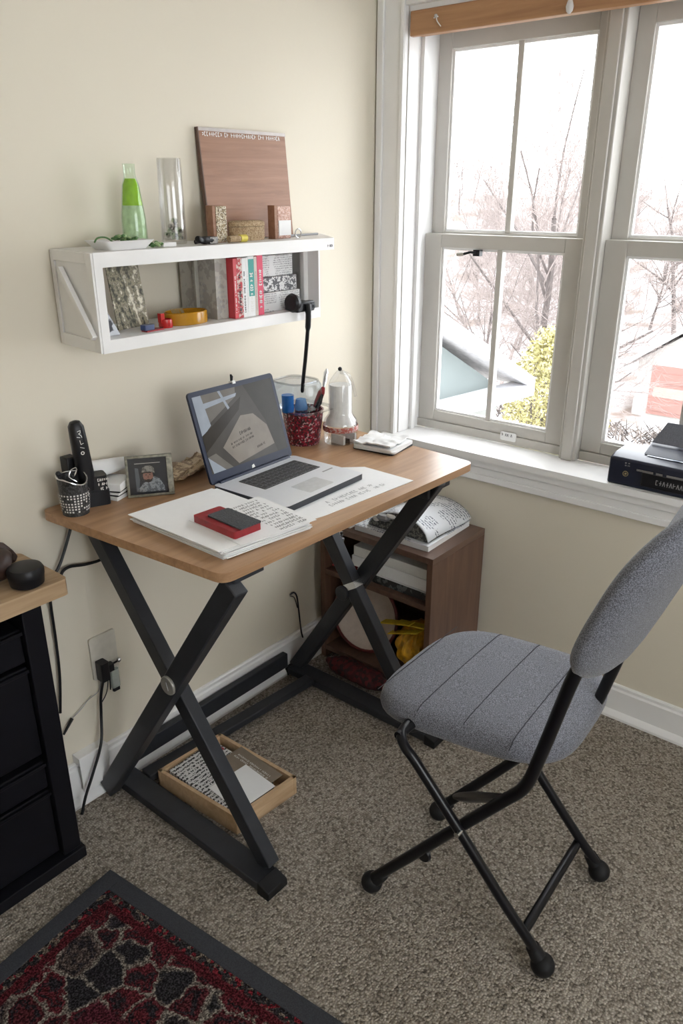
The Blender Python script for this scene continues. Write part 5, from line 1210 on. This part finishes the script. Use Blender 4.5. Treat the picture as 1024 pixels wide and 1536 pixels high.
# shrub
M_shr = speck('yellow_green_leaves', [(.32,.29,.12),(.42,.38,.18),(.22,.20,.08),(.50,.46,.27)], 9, .8, .2)
M_bark = plain('grey_pink_bark', (.095,.080,.075), .9, var=.2, vs=6)
M_bark2 = plain('pale_twig_bark', (.205,.172,.160), .9, var=.2, vs=6)
sb = thing('yellow_shrub', (13.5,6.1,GZ), 'tall yellow-green leafy shrub outside right of the grey-green house', 'shrub')
m = MB(); rr = random.Random(77); cx, cy = 13.4, 13.4*.452
for k in range(15000):
    h_ = rr.random()**.8; z_ = GZ+.3+h_*5.1; rmax = 1.22*(1-h_**4.0*.6)*(.75+.25*math.sin(h_*9+1)); a_ = rr.uniform(0,2*PI); q_ = rmax*math.sqrt(rr.random())*(1+.15*math.sin(3*a_+h_*7))
    p = Vector((cx+q_*math.cos(a_)*.9, cy+q_*math.sin(a_), z_+rr.uniform(-.1,.1))); u_ = Vector((rr.gauss(0,1),rr.gauss(0,1),rr.gauss(0,1))).normalized(); w_ = u_.cross(Vector((rr.gauss(0,1),rr.gauss(0,1),rr.gauss(0,1)))).normalized(); s_ = rr.uniform(.028,.062)
    m.quad([p-u_*s_, p+w_*s_*.45, p+u_*s_, p-w_*s_*.45], M_shr)
m.open = True; m.build('foliage', sb, smooth=0)
m = MB()
for k in range(9): a_ = k*.7; m.tube([(cx,cy,GZ-.1),(cx+.25*math.cos(a_),cy+.25*math.sin(a_),GZ+2.2),(cx+.5*math.cos(a_),cy+.5*math.sin(a_),GZ+4.3)], [.06,.04,.01], M_bark, 5)
m.build('stems', sb)

# bare trees
def tree_mesh(name, seed, hgt, spread, levels, mt, mt2, tw=1.0):
    rr = random.Random(seed); m = MB()
    def br(p, d, L, r, lv):
        if lv > levels: return
        n = 4; pts = [p]; dd = d.copy(); rs = [r]
        for i in range(n):
            dd = (dd+Vector((rr.gauss(0,.13),rr.gauss(0,.13),rr.gauss(0,.08)+.035))).normalized(); pts.append(pts[-1]+dd*L/n); rs.append(r*(1-.60*(i+1)/n))
        m.tube(pts, rs, mt if lv < 2 else mt2, 6 if lv == 0 else (4 if lv < 2 else 3), cap=False)
        k = {0:11,1:8,2:6,3:5,4:4}.get(lv, 3)
        for i in range(k):
            t = rr.uniform(.28 if lv == 0 else .12, .98) if i else 1.0
            q = t*n; a = min(int(q), n-1); c = pts[a].lerp(pts[a+1], q-a); ax_ = (pts[a+1]-pts[a]).normalized()
            sd = ax_.orthogonal().normalized(); sd.rotate(Matrix.Rotation(rr.uniform(0,2*PI),3,ax_))
            an = rr.uniform(.35,.85)*spread if i else .15
            nd = (ax_*math.cos(an)+sd*math.sin(an)).normalized()
            br(c, nd, L*rr.uniform(.42,.62), max(r*(1-.60*t)*.55, .007*tw), lv+1)
    br(Vector((0,0,0)), Vector((0,0,1)), hgt*.80, hgt*.016, 0)
    m.open = True
    me = m.build(name, smooth=0, loc=(0,0,0)); return me
protos = [tree_mesh('bare_tree', 5, 10.0, 1.0, 4, M_bark, M_bark2), tree_mesh('bare_tree', 11, 9.0, 1.15, 4, M_bark, M_bark2), tree_mesh('bare_tree', 23, 8.0, 1.3, 4, M_bark2, M_bark2, 1.4)]
def gz(x, y): return gf((x-2.6)/75, (y+12)/95)[2]
near = [(0, .487, 22, .97, 10, 'tallest bare tree, rising above the others in the left window'),
        (1, .575, 22, .62, 60, 'bare tree behind the ridge side of the grey-green house'),
        (1, .43, 21, .60, 150, 'bare tree directly behind the yellow-green shrub'),
        (0, .372, 36, .80, 220, 'bare tree seen just right of the centre mullion'),
        (1, .30, 40, .85, 300, 'bare tree at the far right edge of the right window'),
        (2, .535, 27, .70, 20, 'bare tree behind the middle of the left window'),
        (2, .62, 26, .72, 95, 'bare tree at the left edge of the left window')]
for i, (k, ratio, x, s_, rz, lb) in enumerate(near):
    o = bpy.data.objects.new('bare_tree', protos[k].data); COL.objects.link(o)
    o.location = (x, ratio*x, gz(x, ratio*x)-.1); o.scale = (s_,)*3; o.rotation_euler = (0,0,R(rz)); tag(o, lb, 'tree')
rr = random.Random(99)
for i in range(46):
    x = rr.uniform(30, 62); y = x*rr.uniform(.20, .70); s_ = rr.uniform(.42,.64)*(1 if x < 45 else .85)
    if 25 < x < 37 and .10 < y/x < .36: x += 12; y = x*rr.uniform(.2,.4)
    o = bpy.data.objects.new('bare_tree', protos[rr.randint(0,2)].data); COL.objects.link(o)
    o.location = (x, y, gz(x, y)-.1); o.scale = (s_,s_,s_*rr.uniform(.9,1.15)); o.rotation_euler = (0,0,rr.uniform(0,6.28))
    tag(o, 'one of the small leafless trees on the far slope', 'tree', 'leafless trees on the far slope')
for p_ in protos: bpy.data.objects.remove(p_)

# ------------------------------------------------------------------ light
wd = bpy.data.worlds.new('sky'); scn.world = wd; wd.use_nodes = True
nt = wd.node_tree; bg = nt.nodes['Background']; 
bg.inputs[0].default_value = (.93,.965,1.0,1); bg.inputs[1].default_value = 5.0
wd.cycles.sampling_method = 'AUTOMATIC' if hasattr(wd.cycles, 'sampling_method') else wd.cycles.sampling_method

scn.view_settings.view_transform = 'Standard'; scn.view_settings.look = 'None'; scn.view_settings.gamma = 1.0
scn.view_settings.use_curve_mapping = False
scn.view_settings.exposure = 0.85
